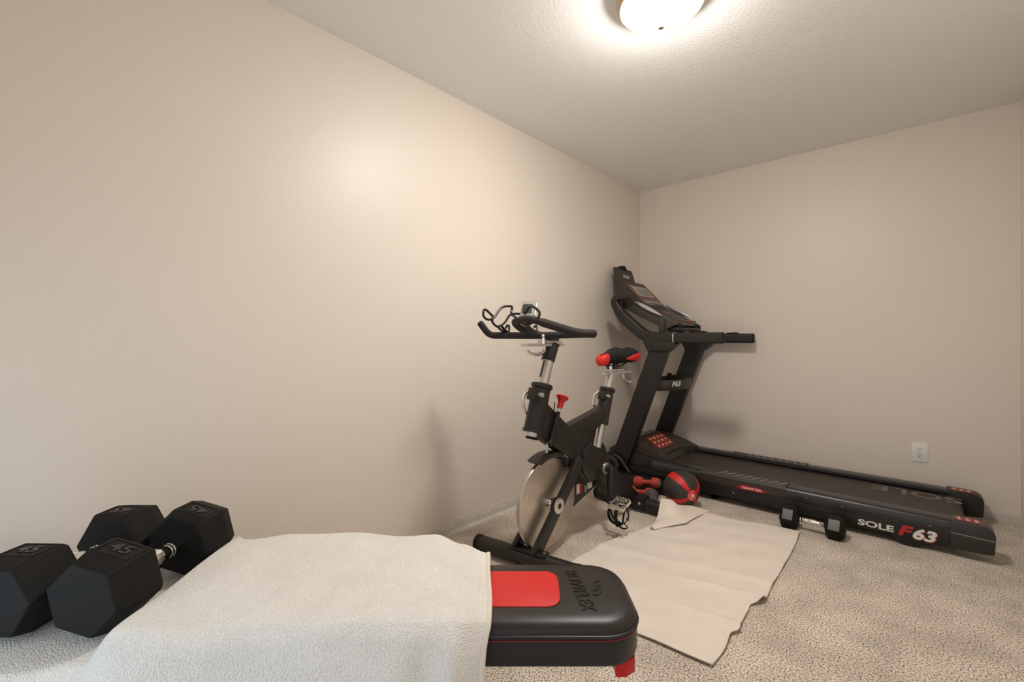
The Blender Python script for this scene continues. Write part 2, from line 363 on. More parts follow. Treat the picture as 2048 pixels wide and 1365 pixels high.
for s_ in (-1, 1):
    obj('pane', box(((FX0 + FX1) / 2 + s_ * (FX1 - FX0 - 0.06) / 4, RY - 0.065, (FZ0 + FZ1) / 2), ((FX1 - FX0 - 0.14) / 2 + 0.01, 0.006, FZ1 - FZ0 - 0.1)), M_GLASS, win)
obj('fill_window_sill', box(((FX0 + FX1) / 2, RY + 0.01, FZ0 - 0.012), (FX1 - FX0 + 0.08, 0.06, 0.024), 0.005), M_WHITE, win)
# right wall with a closet door near the back corner; window beside the camera added for cool light
WY0, WY1, WZ0, WZ1 = -4.22, -3.62, 0.80, 1.60
DY0, DY1, DZ = -0.98, -0.165, 2.20
bm = box((RX + 0.05, (RY + WY0) / 2, H / 2), (0.1, WY0 - RY, H))
box((RX + 0.05, (WY0 + WY1) / 2, WZ0 / 2), (0.1, WY1 - WY0, WZ0), bm=bm)
box((RX + 0.05, (WY0 + WY1) / 2, (WZ1 + H) / 2), (0.1, WY1 - WY0, H - WZ1), bm=bm)
box((RX + 0.05, (WY1 + DY0) / 2, H / 2), (0.1, DY0 - WY1, H), bm=bm)
box((RX + 0.05, (DY0 + DY1) / 2, (DZ + H) / 2), (0.1, DY1 - DY0, H - DZ), bm=bm)
box((RX + 0.05, DY1 / 2, H / 2), (0.1, -DY1, H), bm=bm)
struct('wall_right', bm, M_W, smooth=False)
# unseen side window, added for the cool sheen on the left wall
bm = bmesh.new()
for (y0, y1, z0, z1) in ((WY0, WY1, WZ0, WZ0 + 0.05), (WY0, WY1, WZ1 - 0.05, WZ1), (WY0, WY0 + 0.05, WZ0 + 0.05, WZ1 - 0.05), (WY1 - 0.05, WY1, WZ0 + 0.05, WZ1 - 0.05), ((WY0 + WY1) / 2 - 0.02, (WY0 + WY1) / 2 + 0.02, WZ0 + 0.05, WZ1 - 0.05)):
    box((RX + 0.06, (y0 + y1) / 2, (z0 + z1) / 2), (0.05, y1 - y0, z1 - z0), 0.004, bm=bm)
win = struct('fill_window_side', bm, M_WHITE)
for s in (-1, 1):
    yc = (WY0 + WY1) / 2 + s * (WY1 - WY0 - 0.06) / 4
    obj('pane', box((RX + 0.065, yc, (WZ0 + WZ1) / 2), (0.006, (WY1 - WY0 - 0.14) / 2 + 0.01, WZ1 - WZ0 - 0.1)), M_GLASS, win)
obj('fill_window_sill', box((RX - 0.01, (WY0 + WY1) / 2, WZ0 - 0.012), (0.06, WY1 - WY0 + 0.08, 0.024), 0.005), M_WHITE, win)
# closet door with casing
bm = box((RX + 0.055, (DY0 + DY1) / 2, DZ / 2), (0.035, DY1 - DY0 - 0.008, DZ - 0.01), 0.003)
door = struct('door_1', bm, M_WHITE)
for (y0, y1, z0, z1) in ((DY1 - 0.005, DY1 + 0.06, 0, DZ + 0.06), (DY0 - 0.06, DY0 + 0.005, 0, DZ + 0.06), (DY0 + 0.005, DY1 - 0.005, DZ - 0.005, DZ + 0.06)):
    obj('door_casing', box((RX + 0.002, (y0 + y1) / 2, (z0 + z1) / 2), (0.010, y1 - y0, z1 - z0), 0.004), M_WHITE, door)
for (z0, z1) in ((0.2, 0.95), (1.1, 2.05)):
    obj('door_panel', box((RX + 0.036, (DY0 + DY1) / 2, (z0 + z1) / 2), (0.010, 0.58, z1 - z0), 0.004), M_WHITE, door)
obj('door_knob', lathe([(0.02, 0), (0.02, 0.006), (0.009, 0.010), (0.009, 0.03), (0.024, 0.04), (0.026, 0.052), (0.018, 0.062), (0, 0.064)], 20, axis_mtx((RX + 0.037, DY0 + 0.07, 0.95), (-1, 0, 0))), M_SAT, door)
# bare strip between the carpet edge and the left wall, old caulk lines where the skirting was
struct('trim_1', box((0.035, RY / 2, -0.035), (0.07, -RY, 0.05)), M_PLASTER)
bm = tube([(0.0, RY + 0.02 + 0.2 * k, 0.047 + 0.002 * math.sin(k * 1.7)) for k in range(23)], 0.0016, 6); struct('trim_2', bm, M_WL)
bm = tube([(0.02 + 0.2 * k, 0.0, 0.078 + 0.002 * math.sin(k * 2.1)) for k in range(12)], 0.0016, 6); struct('trim_3', bm, M_WB)

# ============================================================ ceiling light
LX, LY = 1.197, -2.185
lamp = thing('ceiling_light', 'flush-mount frosted dome ceiling light with a nickel ring', 'ceiling light', (LX, LY, H))
T = Matrix.Translation((LX, LY, H))
obj('mounting_ring', lathe([(0.10, -0.001), (0.170, -0.001), (0.174, -0.008), (0.172, -0.024), (0.164, -0.032), (0.165, -0.050), (0.159, -0.057), (0.149, -0.057), (0.146, -0.036), (0.10, -0.03)], 64, T), M_BRASS, lamp)
obj('glass_dome', lathe([(0.147, -0.037)] + [(0.147 * math.cos(t), -0.050 - 0.078 * math.sin(t)) for t in [k * PI / 2 / 14 for k in range(15)]], 64, T), M_GLOW, lamp)
obj('finial', lathe([(0.0130, -0.124), (0.0150, -0.130), (0.0150, -0.136), (0.011, -0.143), (0.0, -0.146)], 20, T), M_BRASS, lamp)

# ============================================================ treadmill (runs along +x beside the back wall)
YC = -0.44; YN, YF = -0.80, -0.08            # near and far outer sides
tm = thing('treadmill', 'black motorised treadmill with tall console standing along the back wall', 'treadmill', (1.15, YC, 0))
def deckz(x): return 0.192 - (x - 0.55) * 0.012        # the deck falls slightly to the rear
for s, y0, y1 in ((-1, YN + 0.004, YN + 0.05), (1, YF - 0.05, YF - 0.004)):
    # base rail with a curved foot
    yb = (y0, y1)
    poly = [(0.15, 0.055), (0.15, 0.122), (2.07, 0.104), (2.07, 0.036), (1.985, 0.040)]
    poly += [(1.965, 0.030), (1.945, 0.014), (1.925, 0.003), (1.885, 0.003), (1.865, 0.012), (1.845, 0.028), (1.83, 0.040)]
    r_ = obj('base_rail', prism(poly, 'y', yb[0], yb[1], 0.004), M_BLKM, tm)
    obj('leveling_foot', lathe([(0.022, 0), (0.024, 0.004), (0.024, 0.016), (0.008, 0.018), (0.008, 0.06)], 18, Matrix.Translation((0.91, (y0 + y1) / 2 + s * -0.05, 0.0))), M_RUB, tm)
    if s < 0:
        for x, z in ((1.05, 0.085), (1.72, 0.075)): obj('bolt', lathe([(0.006, 0), (0.006, 0.002), (0.003, 0.003), (0, 0.003)], 10, axis_mtx((x, y0 + 0.0005, z), (0, -1, 0))), M_SCREW, r_)
        ux, uz = 0.985, -0.05
        obj('lettering', text_bm('SOLE', 0.043, (1.766, y0 - 0.0006, 0.070), (1, 0, -0.012), (0, 0, 1), sx=1.55, bold=0.0012), M_PRINT, r_)
        obj('lettering', text_bm('F', 0.072, (1.878, y0 - 0.0006, 0.073), (1, 0, -0.012), (0, 0, 1), sx=1.35, bold=0.003, shear=0.25), M_REDPRINT, r_)
        obj('lettering', text_bm('63', 0.074, (1.955, y0 - 0.0006, 0.070), (1, 0, -0.012), (0, 0, 1), sx=1.2, bold=0.003, shear=0.25), M_PRINT, r_)
        obj('lettering', text_bm('63', 0.074, (1.958, y0 - 0.0002, 0.068), (1, 0, -0.012), (0, 0, 1), sx=1.2, bold=0.0034, shear=0.25, depth=0.0004), M_REDPRINT, r_)
obj('front_crossbar', box((0.20, YC, 0.075), (0.06, 0.66, 0.05), 0.006), M_BLKM, tm)
obj('front_crossbar', box((0.62, YC, 0.07), (0.05, 0.64, 0.04), 0.006), M_BLKM, tm)
obj('rear_crossbar', box((1.98, YC, 0.075), (0.05, 0.62, 0.04), 0.006), M_BLKM, tm)
obj('floor_frame', box((0.375, -0.882, 0.050), (0.61, 0.072, 0.080), 0.006), M_BLKM, tm)
obj('floor_frame', box((0.44, -0.040, 0.050), (0.74, 0.060, 0.080), 0.006), M_BLKM, tm)
# deck board, belt, rollers
belt = obj('running_belt', sweep([(x, YC, deckz(x) - 0.030) for x in (0.52, 1.0, 1.6, 2.05)] + [(2.085 + 0.03 * math.sin(a), YC, deckz(2.08) - 0.060 + 0.03 * math.cos(a)) for a in [k * PI / 8 for k in range(1, 8)]] + [(2.05, YC, deckz(2.05) - 0.09), (1.2, YC, deckz(1.2) - 0.09), (0.52, YC, deckz(0.52) - 0.09)], [(-0.255, -0.002), (0.255, -0.002), (0.255, 0.002), (-0.255, 0.002)], (0, 1, 0)), M_BELT, tm)
obj('lettering', text_bm('SOLE', 0.165, (1.915, -0.275, deckz(1.915) - 0.0275), (-1, 0, 0.012), (0, -1, 0), depth=0.0002, sx=1.1, bold=0.002), M_GPRINT, belt)
obj('deck_board', box((1.28, YC, deckz(1.28) - 0.052), (1.48, 0.56, 0.022), 0.002, Matrix.Rotation(0.012, 3, 'Y')), M_DARK, tm)
obj('rear_roller', cyl((2.085, YC - 0.28, deckz(2.08) - 0.060), (2.085, YC + 0.28, deckz(2.08) - 0.060), 0.026, 24, 0.002), M_SAT, tm)
for s, yo, yi in ((-1, YN, YN + 0.105), (1, YF, YF - 0.105)):
    # side rail: rounded outer edge, flat foot surface, lip over the belt edge
    d = -s
    prof = lambda x: [(yo + d * 0.004, deckz(x) - 0.072), (yo, deckz(x) - 0.06), (yo, deckz(x) - 0.022), (yo + d * 0.006, deckz(x) - 0.008), (yo + d * 0.018, deckz(x)), (yi - d * 0.006, deckz(x)), (yi, deckz(x) - 0.004), (yi, deckz(x) - 0.018), (yi - d * 0.012, deckz(x) - 0.026), (yi - d * 0.012, deckz(x) - 0.072)]
    b_ = bmesh.new(); skin(b_, [[Vector((x, y, z)) for y, z in prof(x)] for x in (0.50, 1.0, 1.5, 2.065)])
    rail = obj('side_rail', b_, M_RAIL, tm)
    # grip plate with slanted light stripes
    x0, x1 = 0.845, 1.345
    plate = [(yo - d * 0.004, -0.058), (yo - d * 0.004, -0.012), (yo + d * 0.012, 0.004), (yi + d * 0.002, 0.004), (yi + d * 0.002, -0.014), (yi - d * 0.004, -0.014), (yi - d * 0.004, 0.000), (yo + d * 0.018, 0.0), (yo - d * 0.0005, -0.012), (yo - d * 0.0005, -0.058)]
    b_ = bmesh.new(); skin(b_, [[Vector((x, y, deckz(x) + z)) for y, z in plate] for x in (x0, x1)])
    obj('grip_plate', b_, M_GREYP, rail)
    for k in range(8):
        xs = x0 + 0.10 + k * 0.049
        b_ = bmesh.new(); q = [(xs, yo + d * 0.016), (xs + 0.020, yo + d * 0.016), (xs + 0.055, yi - d * 0.012), (xs + 0.035, yi - d * 0.012)]
        vs = [b_.verts.new((x, y, deckz(x) + 0.0046)) for x, y in q] + [b_.verts.new((x, y, deckz(x) + 0.0036)) for x, y in q]
        for f in ((0, 1, 2, 3), (7, 6, 5, 4), (0, 4, 5, 1), (1, 5, 6, 2), (2, 6, 7, 3), (3, 7, 4, 0)): b_.faces.new([vs[i] for i in f])
        obj('stripe', b_, M_GPRINT, rail)
    if s < 0:
        lg = obj('badge', prism([(1.075, 0.132), (1.095, 0.148), (1.205, 0.147), (1.245, 0.131), (1.225, 0.122), (1.09, 0.122)], 'y', yo - 0.0065, yo - 0.004, 0.0008), M_REDP, rail)
        obj('lettering', text_bm('CUSHION FLEX', 0.020, (1.160, yo - 0.0072, 0.1345), (1, 0, -0.012), (0, 0, 1), sx=0.82, bold=0.0003, depth=0.0004), M_PRINT, rail)
        for x, z in ((0.62, 0.148), (0.80, 0.135), (1.45, 0.145), (1.62, 0.135), (1.98, 0.130)): obj('screw', lathe([(0.004, 0), (0.004, 0.0015), (0, 0.002)], 10, axis_mtx((x, yo, z), (0, -1, 0))), M_SCREW, rail)
    # end cap: tall rounded block closing rail and frame, with the warning label on top
    zt = deckz(2.1) + 0.006
    pl = [(2.055, zt), (2.165, zt - 0.004)] + [(2.165 + 0.045 * math.sin(a), zt - 0.049 + 0.045 * math.cos(a)) for a in [k * PI / 2 / 6 for k in range(1, 7)]] + [(2.207, 0.062)] + [(2.192 + 0.015 * math.cos(a), 0.060 - 0.015 * math.sin(a)) for a in (0.4, 0.8, 1.2)] + [(2.185, 0.045), (2.055, 0.040)]
    cap = obj('end_cap', prism(pl, 'y', yo - d * 0.004, yi - d * 0.006, 0.005), M_RAIL if s < 0 else M_BLK, tm)
    xr = Vector((1, 0, -0.03))
    lab = obj('warning_label', box((2.118, (yo + yi) / 2 + d * 0.004, zt - 0.0005), (0.092, 0.070, 0.0024), 0, Matrix.Rotation(0.036, 3, 'Y')), M_REDG, cap)
    for k in range(3):
        for (dx, dy, sx_, sy_) in ((0, 0.012, 0.013, 0.010), (0, -0.012, 0.016, 0.014)):
            obj('pictogram', lathe([(0.5, 0), (0.5, 0.001), (0, 0.001)], 8, Matrix.Translation((2.086 + 0.031 * k + dx, (yo + yi) / 2 + d * 0.004 + dy, zt + 0.0018 - 0.0011 * k)) @ Matrix.Diagonal((sx_, sy_, 1, 1))), M_PRINT, cap)
    if s < 0: obj('seam_line', box((2.131, yo - 0.0045, 0.117), (0.148, 0.0016, 0.006), 0, Matrix.Rotation(0.03, 3, 'Y')), M_GPRINT, cap)
# motor hood: sloped faceted cover, two horns reaching over the side rails
ys = [-0.735, -0.700, -0.60, -0.44, -0.28, -0.18, -0.145]
prof_out = [(0.10, 0.14), (0.115, 0.215), (0.22, 0.262), (0.36, 0.276), (0.50, 0.238), (0.590, 0.204), (0.596, 0.15)]
prof_in = [(0.10, 0.14), (0.12, 0.245), (0.23, 0.312), (0.325, 0.316), (0.41, 0.268), (0.500, 0.212), (0.505, 0.13)]
b_ = bmesh.new(); rings = []
for i, y in enumerate(ys):
    t = [0, 0.30, 0.85, 1, 0.85, 0.30, 0][i]
    rings.append([Vector((a[0] * (1 - t) + c[0] * t, y, a[1] * (1 - t) + c[1] * t)) for a, c in zip(prof_out, prof_in)])
skin(b_, rings)
hood = obj('motor_hood', b_, M_HOOD, tm, angle=18)
obj('motor_box', prism([(0.07, 0.065), (0.07, 0.14), (0.12, 0.19), (0.22, 0.235), (0.52, 0.20), (0.555, 0.17), (0.555, 0.095), (0.50, 0.065)], 'y', -0.765, -0.12, 0.006), M_BLK, tm)
def on_hood(s_, t_):   # s_ along y 0..1 from -.60 to -.28, t_ down the front slope 0..1
    top = Vector((0.325, -0.60 + 0.32 * s_, 0.316)); bot = Vector((0.490, -0.60 + 0.32 * s_, 0.2182))
    return top.lerp(bot, t_)
hx = Vector((0, 1, 0)); hy = (on_hood(0.5, 0) - on_hood(0.5, 1)).normalized(); hn = hx.cross(hy)
obj('lettering', text_bm('SOLE', 0.075, Vector((0.280, -0.50, 0.3160)), (0, 1, 0), (-1, 0, -0.04), sx=1.5, bold=0.001, depth=0.0016), M_SILV, hood)
R3 = Matrix((hx, hy, hn)).transposed()
c_ = on_hood(0.42, 0.50) + hn * 0.006
obj('warning_label', box(c_, (0.27, 0.135, 0.002), 0, R3), M_REDG, hood)
for a in range(4):
    for b in range(3):
        p = c_ + hx * (-0.098 + 0.065 * a) + hy * (0.042 - 0.042 * b) + hn * 0.0014
        obj('pictogram', box(p, (0.034 if (a + b) % 2 else 0.028, 0.010, 0.0008), 0, R3 @ Matrix.Rotation(0.4 * ((a * 3 + b) % 3 - 1), 3, 'Z')), M_PRINT, hood)
obj('screw', lathe([(0.004, 0), (0.004, 0.0015), (0, 0.002)], 10, axis_mtx((0.36, -0.7655, 0.15), (0, -1, 0))), M_SCREW, hood)
# bent lift tubes at the front
obj('lift_tube', tube(fillet([(0.12, -0.86, 0.165), (0.21, -0.86, 0.185), (0.26, -0.86, 0.13), (0.23, -0.86, 0.06), (0.14, -0.80, 0.06)], 0.05), 0.014, 10), M_GREYP, tm)
obj('lift_tube', tube(fillet([(0.20, -0.82, 0.19), (0.255, -0.82, 0.175), (0.33, -0.82, 0.075), (0.36, -0.80, 0.06)], 0.03), 0.012, 10), M_GREYP, tm)
# uprights
for s, yc in ((-1, YN + 0.022), (1, YF - 0.030)):
    poly = [(0.135, 0.07), (0.28, 0.07), (0.632, 1.02), (0.487, 1.02)]
    obj('upright', prism(poly, 'y', yc - 0.030, yc + 0.030, 0.008), M_BLKM, tm)
# handrails: moulded boomerang arm from the console down to the elbow, then the foam grip
for s, yc in ((-1, YN + 0.012), (1, YF - 0.020)):
    side = (0, 1, 0)
    path = fillet([(0.34 if s < 0 else 0.225, yc, 1.392), (0.255 if s < 0 else 0.215, yc, 1.392), (0.185, yc, 1.375), (0.250, yc, 1.255), (0.455, yc, 1.082), (0.665, yc, 1.082)], 0.075, 7)
    def pf(t):
        h = 0.040 if t < 0.2 else (0.040 + 0.036 * min(1, (t - 0.2) / 0.5)); return rrect(0.070, h * 1.06, 0.018)
    arm = obj('handrail', sweep(path, pf, side), M_BLK, tm)
    obj('elbow_clamp', prism([(0.430, 1.075), (0.668, 1.050), (0.690, 1.040), (0.630, 0.985), (0.472, 0.985)], 'y', yc - 0.037, yc + 0.037, 0.008), M_BLK, arm)
    obj('silver_ring', sweep([(0.660, yc, 1.081), (0.668, yc, 1.081)], rrect(0.073, 0.078, 0.018), side), M_SILV, arm)
    obj('grip', sweep(fillet([(0.668, yc, 1.081), (0.80, yc, 1.081), (0.985, yc, 1.080)], 0.02), rrect(0.068, 0.074, 0.016), side), M_FOAM if s < 0 else M_BLK, arm)
    obj('grip_end', sweep([(0.980, yc, 1.080), (0.990, yc, 1.080)], lambda t: rrect(0.068 - 0.01 * t, 0.074 - 0.01 * t, 0.016), side), M_RUB, arm)
    obj('grip_switch', prism([(0.79, 1.117), (0.80, 1.126), (0.865, 1.128), (0.89, 1.118)], 'y', yc - 0.018, yc + 0.018, 0.003), M_RUB, arm)
# console body: upper display head and lower control deck
def extr_loft(poly, stations):
    b = bmesh.new(); skin(b, [[Vector((x * 1.0 + dx, y, z + dz)) for x, z in poly] for y, dx, dz in stations]); return b
low = [(0.255, 1.40), (0.345, 1.335), (0.60, 1.197), (0.625, 1.178), (0.60, 1.160), (0.53, 1.198), (0.36, 1.285), (0.25, 1.345)]
con = obj('console', extr_loft(low, [(-0.735, -0.03, -0.02), (-0.70, 0, 0), (-0.18, 0, 0), (-0.145, -0.03, -0.02)]), M_GREYP, tm, angle=25)
head = [(0.115, 1.545), (0.160, 1.548), (0.200, 1.505), (0.375, 1.325), (0.350, 1.290), (0.22, 1.36), (0.12, 1.47)]
hd = obj('display_head', extr_loft(head, [(-0.665, 0, -0.02), (-0.63, 0, 0), (-0.25, 0, 0), (-0.215, 0, -0.02)]), M_GREYP, tm, angle=25)
ux_ = Vector((0, 1, 0)); uy_ = Vector((-0.175, 0, 0.180)).normalized(); un_ = ux_.cross(uy_); RC = Matrix((ux_, uy_, un_)).transposed()
def face(x, y, off): # point on the slanted display face
    t = (x - 0.200) / 0.175; return Vector((x, y, 1.505 - 0.180 * t)) + un_ * off
obj('overlay_panel', box(face(0.270, YC, 0.002), (0.37, 0.215, 0.004), 0.0015, RC), M_PANEL, hd)
obj('screen_bezel', box(face(0.247, YC, 0.005), (0.265, 0.125, 0.004), 0.001, RC), M_LCDF, hd)
obj('screen', box(face(0.249, YC + 0.005, 0.0075), (0.175, 0.082, 0.003), 0.001, RC), M_LCD, hd)
for k in range(5):
    for s in (-1, 1): obj('indicator', box(face(0.207 + 0.020 * k, YC + s * 0.158, 0.0050), (0.022, 0.010, 0.003), 0.001, RC), M_REDPRINT if s > 0 else M_BRASS, hd)
kf = lambda x, y, off: face(x, y, off)
obj('keypad_frame', box(kf(0.339, YC, 0.0045), (0.345, 0.050, 0.002), 0, RC), M_LCDF, hd)
obj('keypad_frame', box(kf(0.339, YC, 0.0053), (0.330, 0.038, 0.002), 0, RC), M_DARK, hd)
for k in range(7): obj('key', box(kf(0.339, YC - 0.135 + 0.045 * k, 0.0070), (0.030, 0.024, 0.003), 0.001, RC), M_LCDF, hd)
# lower control deck details
lx = Vector((0, 1, 0)); ly = Vector((-0.255, 0, 0.138)).normalized(); ln_ = lx.cross(ly); RL = Matrix((lx, ly, ln_)).transposed()
def lface(x, y, off): t = (x - 0.345) / 0.255; return Vector((x, y, 1.335 - 0.138 * t)) + ln_ * off
obj('control_panel', box(lface(0.48, YC + 0.03, 0.0015), (0.22, 0.22, 0.003), 0.001, RL), M_GREYP, con)
obj('brand_print', box(lface(0.44, YC + 0.03, 0.0035), (0.06, 0.03, 0.0012), 0, RL), M_REDPRINT, con)
obj('start_button', lathe([(0.020, 0), (0.020, 0.004), (0.014, 0.006), (0, 0.006)], 20, Matrix.Translation(lface(0.565, YC + 0.02, 0.002)) @ RL.to_4x4()), M_GREEN, con)
obj('stop_button', lathe([(0.024, 0), (0.024, 0.004), (0.018, 0.007), (0, 0.007)], 20, Matrix.Translation(lface(0.570, YC + 0.12, 0.002)) @ RL.to_4x4() @ Matrix.Diagonal((1.2, 0.9, 1, 1))), M_REDPRINT, con)
for s, y in ((-1, -0.722), (1, -0.158)):
    pts = [lface(x, y, 0.012) for x in (0.315, 0.38, 0.46, 0.53)]
    obj('silver_trim', tube(catmull(pts, 6), [0.003 + 0.0135 * math.sin(PI * min(1, (k + 1) / 19)) for k in range(19)], 10, sx=0.6), M_SILV, con)
    obj('console_strut', box((0.545, y, 1.165), (0.040, 0.050, 0.120), 0.008), M_GREYP, con)
# pulse grips reaching towards the runner and the tray rim under the console
for s in (-1, 1):
    y = YC + s * 0.155
    g = obj('pulse_grip', tube([(0.50, y, 1.185), (0.56, y, 1.178), (0.635, y + s * 0.005, 1.160)], [0.026, 0.027, 0.025], 18, round_end=True), M_RUB, con)
obj('accessory_tray', prism([(0.56, -0.68), (0.64, -0.66), (0.675, -0.44), (0.64, -0.22), (0.56, -0.20)], 'z', 1.138, 1.158, 0.004), M_BLK, con)
# tablet rest above the console
def tab(y, z): return Vector((0.058 + (1.665 - z) * 0.15, y, z))
b_ = bmesh.new(); pl = [(-0.585, 1.655), (-0.575, 1.668), (-0.315, 1.662), (-0.300, 1.645), (-0.262, 1.53), (-0.28, 1.475), (-0.60, 1.475), (-0.59, 1.56)]
skin(b_, [[tab(y, z) for y, z in pl], [tab(y, z) + Vector((0.020, 0, 0.003)) for y, z in pl]])
tr = obj('tablet_rest', b_, M_GREYP, tm, angle=25)
obj('tablet_clip', prism([(-0.515, 1.660), (-0.505, 1.682), (-0.47, 1.692), (-0.43, 1.690), (-0.41, 1.672), (-0.41, 1.655)], 'x', 0.052, 0.088, 0.004), M_RUB, tr)
tn = Vector((-0.15, 0, 1)).normalized()
obj('lettering', text_bm('SOLE', 0.034, tab(-0.42, 1.598) + Vector((0.0212, 0, 0.003)), (0, 1, 0), tn, sx=1.4, bold=0.0006, depth=0.0005), M_PRINT, tr)
obj('tablet_ledge', box((0.118, YC, 1.487), (0.045, 0.36, 0.028), 0.006), M_BLK, tr)
# lower storage tray between the uprights
pl = [(0.36, -0.735), (0.44, -0.735), (0.55, -0.66), (0.605, -0.50), (0.605, -0.38), (0.55, -0.22), (0.44, -0.145), (0.36, -0.145)]
tray = obj('bottle_tray', prism(pl, 'z', 0.690, 0.700, 0.003), M_BLK, tm)
obj('tray_rim', tube([Vector((x, y, 0.735)) for x, y in pl], 0.036, 10, closed=True, sx=0.22), M_GREYP, tray)
obj('lettering', text_bm('F63', 0.050, (0.5870, -0.5833, 0.738), (0.325, 0.946, 0), (0, 0, 1), sx=1.2, bold=0.001, shear=0.25, depth=0.0012), M_PRINT, tray)
obj('safety_key', box((0.50, -0.50, 0.785), (0.03, 0.03, 0.055), 0.006), M_RUB, tray)
obj('safety_cord', tube(catmull([(0.50, -0.50, 0.80), (0.535, -0.55, 0.77), (0.56, -0.60, 0.70), (0.545, -0.60, 0.62), (0.54, -0.58, 0.55), (0.555, -0.55, 0.50), (0.57, -0.50, 0.475)], 6), 0.0022, 6), M_RUB, tray)
obj('safety_cord', tube(catmull([(0.50, -0.42, 0.80), (0.575, -0.45, 0.78), (0.600, -0.48, 0.70), (0.602, -0.48, 0.60)], 6), 0.0022, 6), M_RUB, tray)

# ============================================================ spin bike (parallel to the left wall, front towards the camera)
XB = 0.60
bike = thing('spin_bike', 'black upright spin bike with steel flywheel and red and black saddle', 'exercise bike', (XB, -1.8, 0))
def B(px, py, dx=0.02): return P(px, py, x=XB + dx)
def yz(pts): return [(B(a, b).y, B(a, b).z) for a, b in pts]
# floor stabilisers
fs = obj('front_stabilizer', cyl((0.31, -2.335, 0.046), (0.86, -2.255, 0.046), 0.038, 22, 0.004), M_BLKM, bike)
obj('end_cap', cyl((0.296, -2.337, 0.046), (0.330, -2.332, 0.046), 0.0405, 22, 0.006), M_RUB, fs); obj('end_cap', cyl((0.84, -2.258, 0.046), (0.872, -2.253, 0.046), 0.0405, 22, 0.006), M_RUB, fs)
obj('mounting_plate', box((0.60, -2.293, 0.0845), (0.20, 0.055, 0.008), 0.002, Matrix.Rotation(0.144, 3, 'Z')), M_BLKM, fs)
for dx in (-0.085, 0.085): obj('bolt', lathe([(0.008, 0), (0.008, 0.005), (0.004, 0.007), (0, 0.007)], 12, Matrix.Translation((0.60 + dx, -2.293 + dx * 0.144, 0.0885))), M_SCREW, fs)
rs = obj('rear_stabilizer', cyl((0.335, -1.262, 0.046), (0.815, -1.2826, 0.046), 0.038, 22, 0.004), M_BLKM, bike)
obj('end_cap', cyl((0.320, -1.2613, 0.046), (0.352, -1.2627, 0.046), 0.0405, 22, 0.006), M_RUB, rs); obj('end_cap', cyl((0.80, -1.2820, 0.046), (0.830, -1.2833, 0.046), 0.0405, 22, 0.006), M_RUB, rs)
obj('bracket', box((0.655, -1.276, 0.060), (0.075, 0.088, 0.075), 0.010), M_BLKM, rs)
obj('bolt', lathe([(0.010, 0), (0.010, 0.004), (0.006, 0.008), (0, 0.008)], 14, axis_mtx((0.665, -1.3205, 0.060), (0, -1, 0))), M_SCREW, rs)
obj('bolt', lathe([(0.006, 0), (0.006, 0.003), (0, 0.004)], 12, Matrix.Translation((0.655, -1.27, 0.0975))), M_SCREW, rs)
for x in (0.40, 0.77): obj('leveling_foot', lathe([(0.014, 0.0), (0.016, 0.003), (0.016, 0.008), (0.006, 0.010), (0.006, 0.02)], 14, Matrix.Translation((x, -1.265, 0))), M_RUB, rs)
# flywheel
FH = Vector((XB - 0.012, -2.135, 0.262)); FR = 0.222
fly = obj('flywheel', lathe([(0.02, -0.012), (FR - 0.010, -0.012), (FR - 0.003, -0.010), (FR, -0.005), (FR - 0.003, -0.002), (FR - 0.003, 0.002), (FR, 0.005), (FR - 0.003, 0.010), (FR - 0.010, 0.012), (0.02, 0.012)], 96, axis_mtx(FH, (1, 0, 0))), M_STEEL, bike)
obj('axle', cyl(FH - Vector((0.070, 0, 0)), FH + Vector((0.074, 0, 0)), 0.011, 18, 0.002), M_SAT, fly)
obj('hub', lathe([(0.034, -0.045), (0.036, -0.038), (0.020, -0.034), (0.020, 0.034), (0.036, 0.038), (0.034, 0.045)], 30, axis_mtx(FH, (1, 0, 0))), M_CHROME, fly)
# fork: two flat blades either side of the flywheel
def blade(dx0, dx1, name):
    a0 = Vector((0, -2.305, 0.070)); a1 = Vector((0, -1.930, 0.452)); d = (a1 - a0).normalized(); n = Vector((0, -d.z, d.y)); h = 0.030
    pl = [a0 + n * h, a1 + n * h, a1 - n * h, a0 - n * h]
    return obj(name, prism([(p.y, p.z) for p in pl], 'x', XB + dx0, XB + dx1, 0.004), M_BLKM, bike)
fk = blade(0.034, 0.058, 'fork_blade'); blade(-0.082, -0.058, 'fork_blade')
obj('axle_plate', lathe([(0.017, 0), (0.038, 0), (0.038, 0.004), (0.030, 0.006), (0.017, 0.006)], 30, axis_mtx(FH + Vector((0.070, 0, 0)), (1, 0, 0))), M_SAT, fk)
obj('axle_bolt', lathe([(0.014, 0), (0.014, 0.006), (0.008, 0.010), (0, 0.010)], 16, axis_mtx(FH + Vector((0.071, 0, 0)), (1, 0, 0))), M_DARK, fk)
# main frame beams
def fprism(name, pts, hx, bev=0.010): return obj(name, prism(yz(pts), 'x', XB - hx, XB + hx, bev, seg=3), M_BLKM, bike)
fprism('main_beam', [(1090, 806), (1137, 855), (1172, 883), (1213, 917), (1218, 936), (1195, 952), (1168, 962), (1146, 940), (1140, 918), (1113, 899), (1092, 884), (1080, 868)], 0.036)
fprism('seat_beam', [(1132, 855), (1165, 837), (1196, 820), (1216, 806), (1214, 838), (1192, 858), (1186, 884), (1165, 890), (1145, 875)], 0.028)
fprism('rear_strut', [(1195, 920), (1214, 920), (1242, 951), (1273, 984), (1276, 998), (1228, 998), (1208, 975), (1194, 952)], 0.030, 0.006)
fprism('gusset_plate', [(1160, 900), (1176, 886), (1212, 918), (1214, 934), (1196, 950), (1172, 965), (1158, 940)], 0.046, 0.004)
